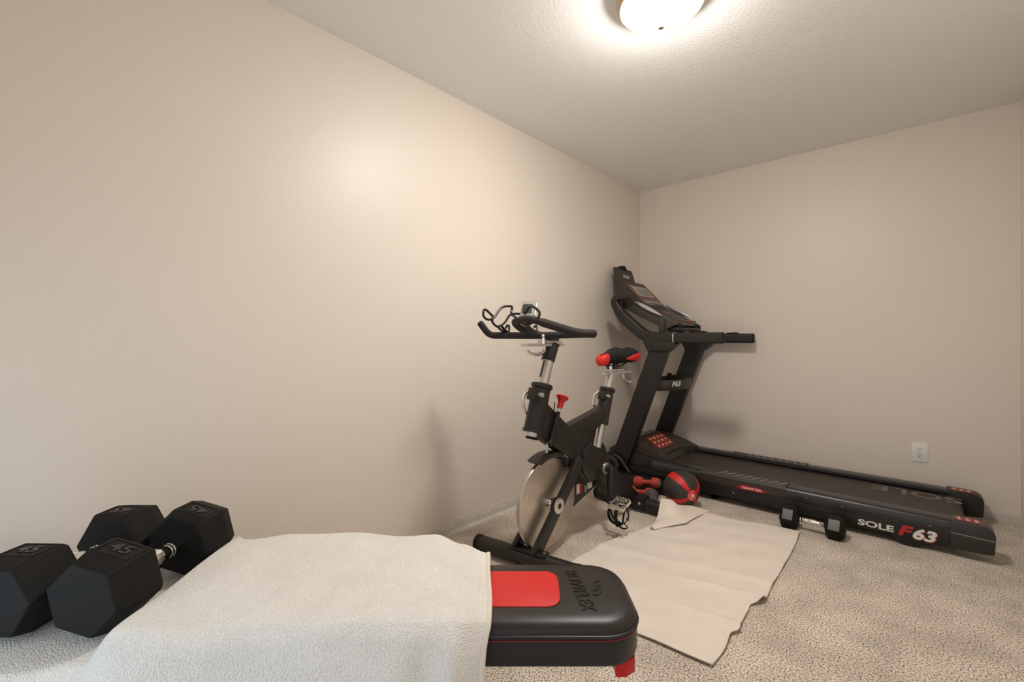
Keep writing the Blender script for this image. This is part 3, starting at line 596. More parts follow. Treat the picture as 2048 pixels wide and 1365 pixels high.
# head tube, handlebar post
ht0 = Vector((XB, -2.262, 0.628)); ht1 = Vector((XB, -2.190, 0.852)); hd_ = (ht1 - ht0).normalized()
hdt = obj('head_tube', lathe([(0.047, 0), (0.051, 0.002), (0.051, 0.014), (0.046, 0.016), (0.045, 0.20), (0.045, (ht1 - ht0).length - 0.024), (0.052, (ht1 - ht0).length - 0.020), (0.053, (ht1 - ht0).length - 0.004), (0.048, (ht1 - ht0).length)], 28, axis_mtx(ht0, hd_)), M_BLKM, bike)
obj('post_stub', cyl(ht0 - hd_ * 0.022, ht0 + hd_ * 0.01, 0.026, 20, 0.002), M_SAT, hdt); obj('stub_cap', cyl(ht0 - hd_ * 0.032, ht0 - hd_ * 0.020, 0.029, 20, 0.002), M_RUB, hdt)
def clamp(par, c, d, sc=1.0):
    """clamp block on the front of a tube with its screw and quick-release lever"""
    cb = c + Vector((0, -0.046 * sc, 0.0))
    rt = Matrix.Rotation(math.atan2(d.y, d.z) * -1, 3, 'X')
    k = obj('clamp_block', box(cb, (0.052 * sc, 0.046 * sc, 0.058 * sc), 0.006, rt), M_BLKM, par)
    obj('clamp_screw', cyl(cb + Vector((0.02, 0.004, 0.0)), cb + Vector((0.050 * sc, 0.004, 0.0)), 0.011 * sc, 16, 0.002), M_SAT, par)
    l0 = cb + Vector((-0.034, -0.012, 0.018))
    obj('quick_release', tube(catmull([l0 + Vector((0.012, 0.004, 0.004)), l0 + Vector((0, -0.016, -0.012)), l0 + Vector((-0.004, -0.026, -0.05)), l0 + Vector((0, -0.020, -0.09)), l0 + Vector((0.004, -0.008, -0.115 * sc))], 5), [0.010] * 6 + [0.0085] * 8 + [0.006] * 7, 10, sx=0.55), M_CHROME, par)
clamp(hdt, ht0.lerp(ht1, 0.80), hd_)
tp = Vector((XB, -2.118, 1.034)); 
post = obj('handlebar_post', cyl(ht1 - hd_ * 0.05, tp - (tp - ht1).normalized() * 0.01, 0.0285, 24), M_SAT, bike)
sl0 = ht1.lerp(tp, 0.60)
obj('post_sleeve', lathe([(0.031, 0), (0.033, 0.002), (0.036, 0.085), (0.040, 0.090)], 24, axis_mtx(sl0, tp - ht1)), M_BLKM, post)
obj('scale_strip', box(ht1.lerp(tp, 0.38) + Vector((0.0, -0.0285, 0.006)), (0.008, 0.001, 0.085), 0, Matrix.Rotation(-math.atan2(tp.y - ht1.y, tp.z - ht1.z), 3, 'X')), M_DARK, post)
# sliding handlebar mount
sl = obj('handlebar_slider', box((XB, -2.180, 1.041), (0.046, 0.285, 0.013), 0.002), M_SAT, bike)
obj('slider_carriage', box((XB, -2.130, 1.056), (0.056, 0.125, 0.015), 0.002), M_SAT, sl)
obj('slider_bolt', lathe([(0.010, 0), (0.010, 0.03), (0.006, 0.034), (0.012, 0.036), (0.012, 0.046), (0, 0.048)], 16, Matrix.Translation((XB + 0.02, -2.205, 1.046))), M_CHROME, sl)
obj('slider_lever', tube(catmull([(XB + 0.02, -2.200, 1.036), (XB + 0.02, -2.205, 1.012), (XB + 0.02, -2.245, 0.997), (XB + 0.02, -2.300, 1.002), (XB + 0.02, -2.330, 1.020)], 5), [0.008] * 8 + [0.006] * 13, 10, sx=1.4), M_CHROME, sl)
obj('bar_clamp', box((XB + 0.005, -2.135, 1.072), (0.060, 0.075, 0.024), 0.006), M_BLK, sl)
# handlebar: base bar with upturned far end, raised front loop
hb = obj('handlebar', tube(fillet([(0.335, -2.350, 1.147), (0.352, -2.305, 1.088), (0.600, -2.195, 1.086), (0.855, -2.135, 1.092)], 0.03), 0.0165, 16, round_end=True), M_FOAM, bike)
obj('grip', tube(fillet([(0.855, -2.132, 1.093), (0.800, -2.185, 1.096), (0.715, -2.335, 1.143)], 0.06), 0.0195, 16, round_end=True), M_FOAM, hb)
obj('front_loop', tube(fillet([(0.735, -2.300, 1.132), (0.690, -2.385, 1.158), (0.540, -2.335, 1.150), (0.545, -2.270, 1.110), (0.600, -2.195, 1.088)], 0.035), 0.0165, 14), M_FOAM, hb)
# wire bottle cages
def Z8(x, y, d): return P(960 + x / 8.533, 585 + y / 8.533, d=d)
cage = obj('bottle_cage', tube(catmull([Z8(225, 415, 2.20), Z8(85, 292, 2.16), Z8(58, 400, 2.14), Z8(140, 468, 2.15), Z8(245, 425, 2.18), Z8(370, 262, 2.22), Z8(540, 245, 2.27), Z8(535, 360, 2.26), Z8(650, 465, 2.20)], 5), 0.0060, 8), M_BLKM, hb)
obj('cage_wire', tube(catmull([Z8(215, 430, 2.18), Z8(215, 515, 2.19), Z8(305, 585, 2.21), Z8(420, 520, 2.23), Z8(520, 385, 2.25), Z8(680, 370, 2.24), Z8(720, 400, 2.20)], 5), 0.0060, 8), M_BLKM, cage)
obj('cage_wire', tube(catmull([Z8(290, 580, 2.20), Z8(400, 680, 2.24), Z8(420, 660, 2.26), Z8(365, 580, 2.22)], 5), 0.0056, 8), M_BLKM, cage)
obj('cage_wire', tube(catmull([Z8(380, 590, 2.22), Z8(475, 680, 2.26), Z8(500, 600, 2.28), Z8(470, 565, 2.28), Z8(440, 610, 2.27)], 5), 0.0056, 8), M_BLKM, cage)
cage = obj('bottle_cage', tube(catmull([Z8(690, 420, 2.14), Z8(775, 350, 2.10), Z8(870, 238, 2.05), Z8(1010, 335, 2.00), Z8(975, 455, 2.00), Z8(800, 562, 2.06), Z8(700, 505, 2.12)], 5, True), 0.0060, 8, closed=True), M_BLKM, hb)
obj('cage_wire', tube(catmull([Z8(800, 560, 2.06), Z8(900, 640, 2.10), Z8(965, 668, 2.14), Z8(970, 570, 2.16), Z8(915, 600, 2.16)], 5), 0.0056, 8), M_BLKM, cage)
obj('cage_wire', tube(catmull([Z8(740, 540, 2.09), Z8(830, 620, 2.12), Z8(900, 690, 2.16)], 5), 0.0056, 8), M_BLKM, cage)
# bike computer
RM = Matrix.Rotation(math.radians(28), 3, 'Z') @ Matrix.Rotation(math.radians(-38), 3, 'X')
cc = P(1056, 620, d=2.13)
pcx = obj('bike_computer', box(cc, (0.066, 0.028, 0.100), 0.010, RM), M_LCDF, hb)
obj('screen', box(cc + RM @ Vector((0.0, -0.0143, -0.006)), (0.046, 0.002, 0.056), 0.0006, RM), M_DARK, pcx)
obj('white_shell', box(cc + RM @ Vector((0.008, 0.015, 0.014)), (0.056, 0.010, 0.076), 0.004, RM), M_OUT, pcx)
obj('computer_mount', cyl(cc - Vector((0, 0, 0.03)), cc + Vector((0.0, 0.0, -0.075)), 0.013, 14, 0.003), M_BLK, pcx)
# seat tube and post
st0 = Vector((XB, -1.655, 0.586)); st1 = Vector((XB, -1.584, 0.786)); sd = (st1 - st0).normalized(); LS = (st1 - st0).length
stt = obj('seat_tube', lathe([(0.034, 0), (0.040, 0.002), (0.038, 0.02), (0.038, LS - 0.022), (0.045, LS - 0.018), (0.046, LS - 0.004), (0.040, LS)], 26, axis_mtx(st0, sd)), M_BLKM, bike)
clamp(stt, st0.lerp(st1, 0.80), sd, 0.85)
obj('seat_post', cyl(st0 - sd * 0.135, st1 + sd * 0.105, 0.0235, 22, 0.002), M_SAT, bike)
ss = obj('seat_slider', box((XB, -1.485, 0.872), (0.044, 0.29, 0.013), 0.002), M_SAT, bike)
obj('slider_carriage', box((XB, -1.51, 0.888), (0.052, 0.15, 0.013), 0.002), M_SAT, ss)
obj('slider_bolt', cyl((XB + 0.01, -1.565, 0.872), (XB + 0.01, -1.565, 0.93), 0.010, 14, 0.002), M_CHROME, ss)
obj('slider_lever', tube(catmull([(XB + 0.02, -1.44, 0.865), (XB + 0.02, -1.43, 0.835), (XB + 0.02, -1.385, 0.808), (XB + 0.02, -1.345, 0.812)], 5), [0.008] * 6 + [0.006] * 10, 10, sx=1.3), M_CHROME, ss)
# saddle
def saddle_ring(y, w, zt, thick, xo=0.0, n=20, keep=None):
    r = []
    for k in range(n):
        a = 2 * PI * k / n; cx, sz = math.cos(a), math.sin(a)
        x = w * math.copysign(abs(cx) ** 0.75, cx); z = (thick * 0.30 * sz if sz > 0 else thick * 0.70 * sz) - 0.12 * w * (cx * cx) * (1 if sz <= 0 else 1.0) - (0.010 * (1 - min(1, abs(cx) / 0.35)) if sz > 0.5 else 0)
        r.append(Vector((XB + xo + x, y, zt + z)))
    return r
SP = [(-1.672, 0.012, 0.953, 0.030), (-1.664, 0.026, 0.960, 0.055), (-1.635, 0.033, 0.968, 0.066), (-1.580, 0.038, 0.974, 0.070), (-1.535, 0.050, 0.978, 0.074), (-1.490, 0.075, 0.984, 0.082), (-1.450, 0.100, 0.993, 0.094), (-1.410, 0.110, 0.997, 0.098), (-1.380, 0.102, 0.990, 0.090), (-1.362, 0.074, 0.975, 0.062), (-1.358, 0.040, 0.965, 0.034)]
b_ = bmesh.new(); skin(b_, [saddle_ring(*q) for q in SP]); sad = obj('saddle', b_, M_RUB, bike, angle=60)
b_ = bmesh.new(); skin(b_, [saddle_ring(-1.676, 0.010, 0.953, 0.026)] + [saddle_ring(y - 0.002, w + 0.003, z, t + 0.006) for y, w, z, t in SP[:2]] + [saddle_ring(-1.620, 0.0365, 0.9695, 0.074)]); obj('nose_patch', b_, M_REDR, sad, angle=60)
# red side flashes on the rear corners
for s in (-1, 1):
    b_ = bmesh.new(); rings = []
    for (y, w, z, t), (a0, a1) in zip(SP[5:10], ((-0.42, -0.28), (-0.62, 0.05), (-0.70, 0.22), (-0.75, 0.18), (-0.75, -0.1))):
        full = []
        for kk in range(6):
            a = a0 + (a1 - a0) * kk / 5
            def pnt(off):
                cx, sz = math.cos(a), math.sin(a); ww = w + off; tt = t + off * 2
                return Vector((XB + s * ww * abs(cx) ** 0.75, y, z + (tt * 0.30 * sz if sz > 0 else tt * 0.70 * sz) - 0.12 * ww * cx * cx))
            full.append((pnt(0.003), pnt(-0.004)))
        rings.append([f[0] for f in full] + [f[1] for f in reversed(full)])
    skin(b_, rings); obj('side_flash', b_, M_REDR, sad, angle=60)
b_ = bmesh.new(); skin(b_, [[Vector((XB + x, y, z)) for x, z in ((-w, zz - 0.003), (w, zz - 0.003), (w, zz + 0.0025), (-w, zz + 0.0025))] for y, w, zz in ((-1.585, 0.004, 0.985), (-1.55, 0.014, 0.988), (-1.50, 0.020, 0.993), (-1.47, 0.010, 0.999))]); obj('centre_flash', b_, M_REDR, sad)
for s in (-1, 1): obj('saddle_rail', tube(catmull([(XB + s * 0.012, -1.63, 0.935), (XB + s * 0.022, -1.57, 0.915), (XB + s * 0.024, -1.48, 0.912), (XB + s * 0.04, -1.42, 0.935)], 5), 0.0042, 8), M_BLKM, sad)
obj('saddle_clamp', box((XB, -1.525, 0.912), (0.060, 0.045, 0.036), 0.008), M_BLKM, sad)
# brake / resistance knob with its rod
k0 = B(1117, 824, 0.045); k1 = B(1101, 884, 0.045); kd = (k0 - k1).normalized()
rod = obj('brake_rod', cyl(k1, k0, 0.0105, 16, 0.002), M_BLKM, bike)
obj('rod_collar', cyl(k0, k0 + kd * 0.026, 0.0085, 16), M_CHROME, rod)
obj('brake_knob', lathe([(0.014, 0), (0.015, 0.025), (0.018, 0.038), (0.030, 0.052), (0.032, 0.058), (0.028, 0.063), (0.0, 0.066)], 24, axis_mtx(k0 + kd * 0.018, kd)), M_REDP, rod)
obj('rod_ball', lathe([(0.016 * math.sin(t), -0.016 * math.cos(t)) for t in [k * PI / 10 for k in range(11)]], 18, Matrix.Translation(k1 - kd * 0.006)), M_BLK, rod)
obj('brake_cable', tube(catmull([k0 + Vector((0, -0.030, 0.05)), k0 + Vector((0, -0.036, 0.0)), k0 + Vector((0, -0.042, -0.06))], 5), 0.0025, 8), M_RUB, rod)
# brake caliper arching over the flywheel
def arcp(r, a): return (FH.y - r * math.cos(a), FH.z + r * math.sin(a))
pl = [arcp(FR + 0.030, math.radians(a)) for a in range(62, 127, 8)] + [arcp(FR - 0.03, math.radians(a)) for a in range(126, 118, -8)] + [arcp(FR + 0.004, math.radians(a)) for a in range(114, 61, -8)]
brk = obj('brake_caliper', prism(pl, 'x', XB - 0.046, XB + 0.026, 0.004), M_BLK, bike)
obj('caliper_stem', cyl((XB, -2.155, 0.512), (XB, -2.150, 0.56), 0.007, 12), M_SAT, brk)
for a in (112, 118):
    q = arcp(FR + 0.018, math.radians(a)); obj('bolt', lathe([(0.006, 0), (0.006, 0.004), (0, 0.005)], 12, axis_mtx((XB + 0.026, q[0], q[1]), (1, 0, 0))), M_CHROME, brk)
# chain case on the far side with its stickers
CR = Vector((0, -1.700, 0.335))
def stadium(c0, r0, c1, r1, n=14):
    d = math.atan2(c1[1] - c0[1], c1[0] - c0[0]); out = []
    for k in range(n + 1):
        a = d + PI / 2 + PI * k / n; out.append((c0[0] + r0 * math.cos(a), c0[1] + r0 * math.sin(a)))
    for k in range(n + 1):
        a = d - PI / 2 + PI * k / n; out.append((c1[0] + r1 * math.cos(a), c1[1] + r1 * math.sin(a)))
    return out
cs = obj('chain_case', prism(stadium((-1.70, 0.335), 0.130, (FH.y, FH.z - 0.03), 0.06), 'x', XB - 0.150, XB - 0.088, 0.008), M_BLK, bike)
cs2 = obj('chain_guard', prism(stadium((-1.66, 0.36), 0.128, (-1.95, 0.225), 0.075), 'x', XB - 0.060, XB - 0.030, 0.006), M_BLK, bike)
def sticker(px0, py0, px1, py1, m, dx=-0.0285):
    a = B(px0, py0, dx); b = B(px1, py1, dx)
    obj('sticker', box((XB + dx, (a.y + b.y) / 2, (a.z + b.z) / 2), (0.002, abs(b.y - a.y), abs(b.z - a.z)), 0), m, cs2)
sticker(1175, 966, 1184, 975, M_PRINT); sticker(1169, 972, 1173, 984, M_LCDF); sticker(1153, 970, 1159, 987, M_PRINT); sticker(1160, 969, 1164, 985, M_REDP)
# crank, arms, pedals
C0 = Vector((XB, -1.690, 0.352))
ca = obj('crank_axle', cyl(C0 - Vector((0.16, 0, 0)), C0 + Vector((0.088, 0, 0)), 0.020, 20, 0.003), M_BLKM, bike)
obj('axle_cap', lathe([(0.030, 0), (0.032, 0.004), (0.030, 0.012), (0.014, 0.016), (0, 0.016)], 22, axis_mtx(C0 + Vector((0.046, 0, 0)), (1, 0, 0))), M_SAT, ca)
pd = Vector((XB + 0.085, -1.718, 0.182))
def crank_arm(a, b): 
    n = (b - a).normalized(); return tube([a - n * 0.012, a, b, b + n * 0.012], [0.010, 0.019, 0.015, 0.008], 12, sx=0.6)
def pedal(c, side, up):
    """alloy pedal body with toothed plates, toe cage and strap; up = direction of the tread"""
    X = Vector((side, 0, 0)); u = Vector(up).normalized(); f = X.cross(u).normalized(); rt = Matrix((X, f, u)).transposed()
    b_ = box(c + X * 0.055, (0.088, 0.022, 0.014), 0.004, rt)
    for q in (-1, 1):
        box(c + X * 0.055 + f * 0.040 * q, (0.092, 0.006, 0.024), 0.002, rt, bm=b_)
        for k in range(5): box(c + X * (0.019 + 0.018 * k) + f * 0.040 * q + u * 0.014, (0.008, 0.005, 0.008), 0.001, rt, bm=b_)
    for k in (0.012, 0.098): box(c + X * k + u * 0.0, (0.006, 0.080, 0.018), 0.002, rt, bm=b_)
    p_ = obj('pedal', b_, M_CHROME, bike)
    obj('pedal_spindle', cyl(c - X * 0.012, c + X * 0.10, 0.0075, 12), M_SAT, p_)
    # toe cage hangs on the underside
    dn = -u
    cg = [c + X * 0.015 + f * 0.025 + dn * 0.004, c + X * 0.010 + f * 0.047 + dn * 0.040, c + X * 0.022 + f * 0.044 + dn * 0.085, c + X * 0.055 + f * 0.039 + dn * 0.100, c + X * 0.088 + f * 0.044 + dn * 0.085, c + X * 0.100 + f * 0.047 + dn * 0.040, c + X * 0.095 + f * 0.025 + dn * 0.004]
    obj('toe_cage', tube(catmull(cg, 5), 0.0055, 8, sx=1.6), M_RUB, p_)
    cg2 = [c + X * 0.055 + f * 0.025 + dn * 0.006, c + X * 0.055 + f * 0.051 + dn * 0.045, c + X * 0.055 + f * 0.039 + dn * 0.100, c + X * 0.055 + f * 0.017 + dn * 0.112]
    obj('toe_cage', tube(catmull(cg2, 5), 0.006, 8, sx=2.6), M_RUB, p_)
    stp = [c + X * 0.006 + f * 0.01 + dn * 0.004, c + X * 0.002 + f * 0.008 + dn * 0.060, c + X * 0.03 + f * 0.014 + dn * 0.105, c + X * 0.08 + f * 0.012 + dn * 0.108, c + X * 0.108 + f * 0.008 + dn * 0.060, c + X * 0.104 + f * 0.01 + dn * 0.004]
    obj('pedal_strap', tube(catmull(stp, 5), 0.0028, 8, sx=2.6), M_RUB, p_)
    obj('strap_end', tube(catmull([stp[3], stp[3] + X * 0.02 + dn * 0.018, stp[3] - X * 0.005 + dn * 0.036, stp[3] - X * 0.045 + dn * 0.034 - f * 0.01], 5), 0.002, 8, sx=2.4), M_RUB, p_)
    obj('strap_buckle', box(c + X * 0.09 + f * -0.02 + dn * 0.100, (0.02, 0.014, 0.014), 0.003, rt), M_CHROME, p_)
a_ = C0 + Vector((0.080, 0, 0)); obj('crank_arm', crank_arm(a_, pd), M_BLKM, ca); pedal(pd + Vector((0.012, 0, 0)), 1, (0.10, -0.30, 0.92))
pf_ = C0 * 2 - pd; a_ = C0 - Vector((0.165, 0, 0)); pf_.x = a_.x; obj('crank_arm', crank_arm(a_, pf_), M_BLKM, ca); pedal(pf_ - Vector((0.012, 0, 0)), -1, (0, -0.3, 0.95))

# ============================================================ weight bench in the foreground (long axis along the picture plane)
bench = thing('weight_bench', 'black weight bench with a red centre panel, part hidden under a white towel', 'bench', tuple(W(-0.4, 1.1, 0)))
def plan(l0, l1, d0, d1, r, n=8, off=0.0):
    r0 = r - off if r - off > 0.005 else 0.005
    pts = []
    for cx, cy, a in ((l1 - r, d1 - r, 0), (l0 + r, d1 - r, 1), (l0 + r, d0 + r, 2), (l1 - r, d0 + r, 3)):
        for k in range(n + 1):
            t = (a + k / n) * PI / 2; pts.append((cx + r0 * math.cos(t), cy + r0 * math.sin(t)))
    return pts
def pad(name, l0, l1, d0, d1, r, zb, zt, parent):
    rings = []
    for off, z in ((0.012, zb), (0.003, zb + 0.004), (0.0, zb + 0.012), (0.0, zt - 0.030)): rings.append([W(a, b, z) for a, b in plan(l0, l1, d0, d1, r, off=off)])
    b_ = bmesh.new(); skin(b_, rings); side = obj(name, b_, M_WEAVE, parent)
    rings = []
    for off, z in ((0.001, zt - 0.030), (0.0, zt - 0.024), (0.003, zt - 0.015), (0.010, zt - 0.007), (0.022, zt - 0.002), (0.040, zt)): rings.append([W(a, b, z) for a, b in plan(l0, l1, d0, d1, r, off=off)])
    b_ = bmesh.new(); skin(b_, rings); obj('leather_top', b_, M_LEATH, side, angle=50)
    obj('piping', tube([W(a, b, zt - 0.026) for a, b in plan(l0, l1, d0, d1, r, off=-0.0005)], 0.0035, 8, closed=True), M_WEAVE, side)
    obj('stitching', tube([W(a, b, zt - 0.034) for a, b in plan(l0, l1, d0, d1, r, off=-0.0008)], 0.0011, 6, closed=True), M_STITCH, side)
    return side
ZP = 0.462
p1 = pad('end_pad', -0.16, 0.284, 0.958, 1.238, 0.085, 0.368, ZP, bench)
pl = [W(a, b, ZP) for a, b in [(-0.155, 1.178)] + [(0.085 + 0.030 * math.sin(t) * 1.0, 1.138 + 0.040 * math.cos(t)) for t in [k * PI / 2 / 6 for k in range(7)]] + [(0.082 + 0.030 * math.cos(t), 1.062 - 0.040 * math.sin(t)) for t in [k * PI / 2 / 6 for k in range(7)]] + [(-0.155, 1.022)]]
obj('red_panel', prism([(p.x, p.y) for p in pl], 'z', ZP - 0.002, ZP + 0.0018, 0.0008), M_RED, p1)
obj('seam_stitch', tube([p + Vector((0, 0, 0.0019)) for p in pl[1:-1]], 0.0007, 5), M_STITCH, p1)
tx = -V2; 
obj('lettering', text_bm('BOWFLEX', 0.045, W(0.160, 1.098, ZP + 0.0011), -V2 + R2 * 0.12, R2 + V2 * 0.12, depth=0.0006, sx=0.86, bold=0.0004, shear=0.15), M_EMB, p1)
for q in (-1, 1): obj('emblem', tube([W(0.205 + 0.010 * q * math.cos(t) + 0.008 * math.sin(t), 1.10 + 0.022 * math.sin(t) + 0.010 * q, ZP + 0.0010) for t in [k * 2 * PI / 16 for k in range(16)]], 0.0012, 5, closed=True), M_EMB, p1)
obj('corner_guard', prism([(W(a, b, 0).x, W(a, b, 0).y) for a, b in ((0.222, 0.974), (0.245, 0.974), (0.268, 0.990), (0.274, 1.02), (0.274, 1.05), (0.222, 1.05))], 'z', 0.338, 0.372, 0.005), M_REDP, bench)
obj('corner_guard', prism([(W(a, b, 0).x, W(a, b, 0).y) for a, b in ((0.222, 1.222), (0.245, 1.222), (0.268, 1.206), (0.274, 1.176), (0.274, 1.146), (0.222, 1.146))], 'z', 0.338, 0.372, 0.005), M_REDP, bench)
pad('middle_pad', -0.715, -0.225, 0.950, 1.250, 0.05, 0.40, 0.490, bench)
pad('seat_pad', -1.26, -0.800, 0.920, 1.280, 0.05, 0.35, 0.418, bench)
def bbar(name, a, b, w_, h_): 
    a, b = Vector(a), Vector(b); d = (b - a).normalized(); sd_ = d.cross(Vector((0, 0, 1))); sd_ = sd_.normalized() if sd_.length > 0.1 else R2.copy(); n_ = sd_.cross(d)
    b_ = bmesh.new(); skin(b_, [[p + sd_ * x + n_ * z for x, z in rrect(w_, h_, 0.008)] for p in (a, b)]); return obj(name, b_, M_BLKM, bench)
bbar('main_beam', W(-1.18, 1.098, 0.322), W(0.20, 1.098, 0.345), 0.06, 0.05)
bbar('front_leg', W(-0.24, 1.098, 0.35), W(0.07, 1.098, 0.03), 0.05, 0.05)
bbar('front_foot', W(0.07, 0.92, 0.03), W(0.07, 1.28, 0.03), 0.05, 0.045)
bbar('rear_leg', W(-0.85, 1.098, 0.35), W(-1.05, 1.098, 0.03), 0.05, 0.05)
bbar('rear_foot', W(-1.05, 0.88, 0.03), W(-1.05, 1.32, 0.03), 0.05, 0.045)

# ---- terry towel draped over the bench
def lerp_tab(t, tab_):
    if t <= tab_[0][0]: return tab_[0][1]
    for (a, va), (b, vb) in zip(tab_, tab_[1:]):
        if t <= b:
            q = (t - a) / (b - a); q = q * q * (3 - 2 * q); return va + (vb - va) * q
    return tab_[-1][1]
T_H = [(-1.34, 0.444), (-1.0, 0.444), (-0.88, 0.434), (-0.815, 0.434), (-0.765, 0.513), (-0.70, 0.512), (-0.45, 0.512), (-0.22, 0.511), (-0.13, 0.494), (-0.055, 0.472)]
T_HN = [(-1.34, 0.440), (-1.0, 0.440), (-0.90, 0.432), (-0.83, 0.436), (-0.765, 0.503), (-0.5, 0.500), (-0.22, 0.500), (-0.13, 0.488), (-0.055, 0.470)]
T_DF = [(-1.34, 1.33), (-0.80, 1.31), (-0.74, 1.275), (-0.62, 1.295), (-0.45, 1.312), (-0.21, 1.304), (-0.13, 1.285), (-0.055, 1.275)]
T_DN = [(-1.34, 0.83), (-1.0, 0.84), (-0.75, 0.865), (-0.5, 0.895), (-0.2, 0.908), (-0.12, 0.915), (-0.055, 0.942)]
NU, NV = 150, 120
def towel_pt(u, v):
    h, hn, df, dn = lerp_tab(u, T_H), lerp_tab(u, T_HN), lerp_tab(u, T_DF), lerp_tab(u, T_DN)
    ctrl = [(df + 0.012, h - 0.085), (df + 0.008, h - 0.035), (df - 0.004, h - 0.008), (df - 0.03, h), (df * 0.6 + dn * 0.4, h), (df * 0.35 + dn * 0.65, h * 0.6 + hn * 0.4), (dn + 0.035, hn), (dn + 0.004, hn - 0.014), (dn - 0.018, hn - 0.060), (dn - 0.032, hn - 0.16), (dn - 0.036, hn - 0.28), (dn - 0.034, hn - 0.36)]
    return ctrl
def towel_strip(u):
    c = catmull([Vector((a, b, 0)) for a, b in towel_pt(u, 0)], 11); return c
rows = []; rng = random.Random(3)
for i in range(NU + 1):
    u = -1.34 + (1.34 - 0.055) * i / NU
    st_ = towel_strip(u); row = []
    for j, p in enumerate(st_):
        v = j / (len(st_) - 1); hang = max(0, (v - 0.62) / 0.38)
        # soft vertical folds on the hanging part
        fold = 0.030 * hang * math.exp(-((u + 0.165 + 0.02 * hang) / 0.030) ** 2) - 0.022 * hang * math.exp(-((u + 0.105) / 0.035) ** 2) + 0.010 * hang * math.sin(u * 14 + 1.0) 
        wob = 0.0022 * math.sin(u * 31 + v * 9) + 0.002 * math.sin(v * 23 - u * 17) + 0.0025 * math.sin(u * 9 + v * 4)
        dl = 0.0 if u < -0.3 else (-0.018 + 0.024 * min(1, v / 0.6) + 0.003 * math.sin(v * 16) - 0.030 * hang) * (u + 0.3) / 0.245
        row.append(W(u + dl, p.x + fold, p.y + wob))
    rows.append(row)
def sheet(rows, thick):
    b_ = bmesh.new(); vs = [[b_.verts.new(p) for p in r] for r in rows]
    for i in range(len(rows) - 1):
        for j in range(len(rows[0]) - 1): b_.faces.new((vs[i][j], vs[i + 1][j], vs[i + 1][j + 1], vs[i][j + 1]))
    bmesh.ops.recalc_face_normals(b_, faces=b_.faces); b_.normal_update()
    f = b_.faces[len(b_.faces) // 3]
    if f.normal.z < 0: bmesh.ops.reverse_faces(b_, faces=b_.faces); b_.normal_update()
    # give the cloth a real thickness
    n = [[v.normal.copy() for v in r] for r in vs]
    lo = [[b_.verts.new(v.co - m * thick) for v, m in zip(r, q)] for r, q in zip(vs, n)]
    I, J = len(rows), len(rows[0])
    for i in range(I - 1):
        for j in range(J - 1): b_.faces.new((lo[i][j], lo[i][j + 1], lo[i + 1][j + 1], lo[i + 1][j]))
    for i in range(I - 1):
        b_.faces.new((vs[i][0], lo[i][0], lo[i + 1][0], vs[i + 1][0])); b_.faces.new((vs[i][J - 1], vs[i + 1][J - 1], lo[i + 1][J - 1], lo[i][J - 1]))
    for j in range(J - 1):
        b_.faces.new((vs[0][j], vs[0][j + 1], lo[0][j + 1], lo[0][j])); b_.faces.new((vs[I - 1][j], lo[I - 1][j], lo[I - 1][j + 1], vs[I - 1][j + 1]))
    return b_
tw = obj('terry_towel', sheet(rows, 0.006), M_TERRY, None, 'thick white terry towel draped over the weight bench', 'towel', angle=70)
# hem along its open end
hem = [[r_.copy() for r_ in rows[-1]], [Vector(r_) + R2 * 0.010 for r_ in rows[-1]]]
obj('hem', tube([p + Vector((0, 0, -0.003)) for p in rows[-1]], 0.0060, 8), M_HEM, tw)

# ---- the two heavy rubber hex dumbbells lying across the towel (parts in the dumbbell's own frame, axis = local y)
def hexring(r, y, rot=0.0): return [Vector((r * math.cos(PI / 3 * k + rot), y, r * math.sin(PI / 3 * k + rot))) for k in range(6)]
def hex_head(sgn, r, c, half, ch, rin, zc, inner=0.0):
    b_ = bmesh.new(); a, b = (half, half - inner) if sgn < 0 else (half - inner, half)      # outer and inner reach of the head
    rings = [hexring(rin, c - a), hexring(r, c - half + ch), hexring(r, c + half - ch), hexring(rin, c + b)]
    rings = [[p + Vector((0, 0, zc)) for p in q] for q in rings]; skin(b_, rings); bmesh.ops.recalc_face_normals(b_, faces=b_.faces)
    ed = [e for e in b_.edges if e.calc_face_angle(0) > 0.3]; bmesh.ops.bevel(b_, geom=ed, offset=0.0035, segments=3, affect='EDGES', profile=0.5); return b_
def heavy_dumbbell(name, label):
    t = thing(name, label, 'dumbbell', local=True, group='heavy hex dumbbells on the bench towel')
    R_, C_, HF, CH = 0.0908, 0.1165, 0.0693, 0.0369; zc = R_ * math.cos(PI / 6)
    for s in (-1, 1):
        h = obj('head', hex_head(s, R_, s * C_, HF, CH, 0.0782, zc, 0.020), M_RUB, t, angle=10)
        zt = 2 * zc
        fr = bmesh.new()
        for (x, y, sx_, sy_) in ((0, 0.027, 0.080, 0.005), (0, -0.027, 0.080, 0.005), (0.0375, 0, 0.005, 0.050), (-0.0375, 0, 0.005, 0.050)): box((x, s * C_ + y, zt), (sx_, sy_, 0.003), 0.0012, bm=fr)
        obj('raised_border', fr, M_RUB, h)
        obj('lettering', text_bm('45', 0.042, (0, s * C_, zt + 0.0003), (-s, 0, 0), (0, -s, 0), depth=0.0014, sx=1.15, bold=0.001), M_EMB, h)
    pr = [(0.013, -0.075), (0.0135, -0.050), (0.0180, -0.047), (0.0180, -0.042), (0.0155, -0.040), (0.0180, -0.038), (0.0180, -0.033), (0.0165, -0.031), (0.0190, -0.020), (0.0205, 0.0)]
    pr = pr + [(r, -z) for r, z in reversed(pr[:-1])]
    obj('handle', lathe(pr, 12, axis_mtx((0, 0, zc), (0, 1, 0))), M_CHROME, t, angle=20)
    return t
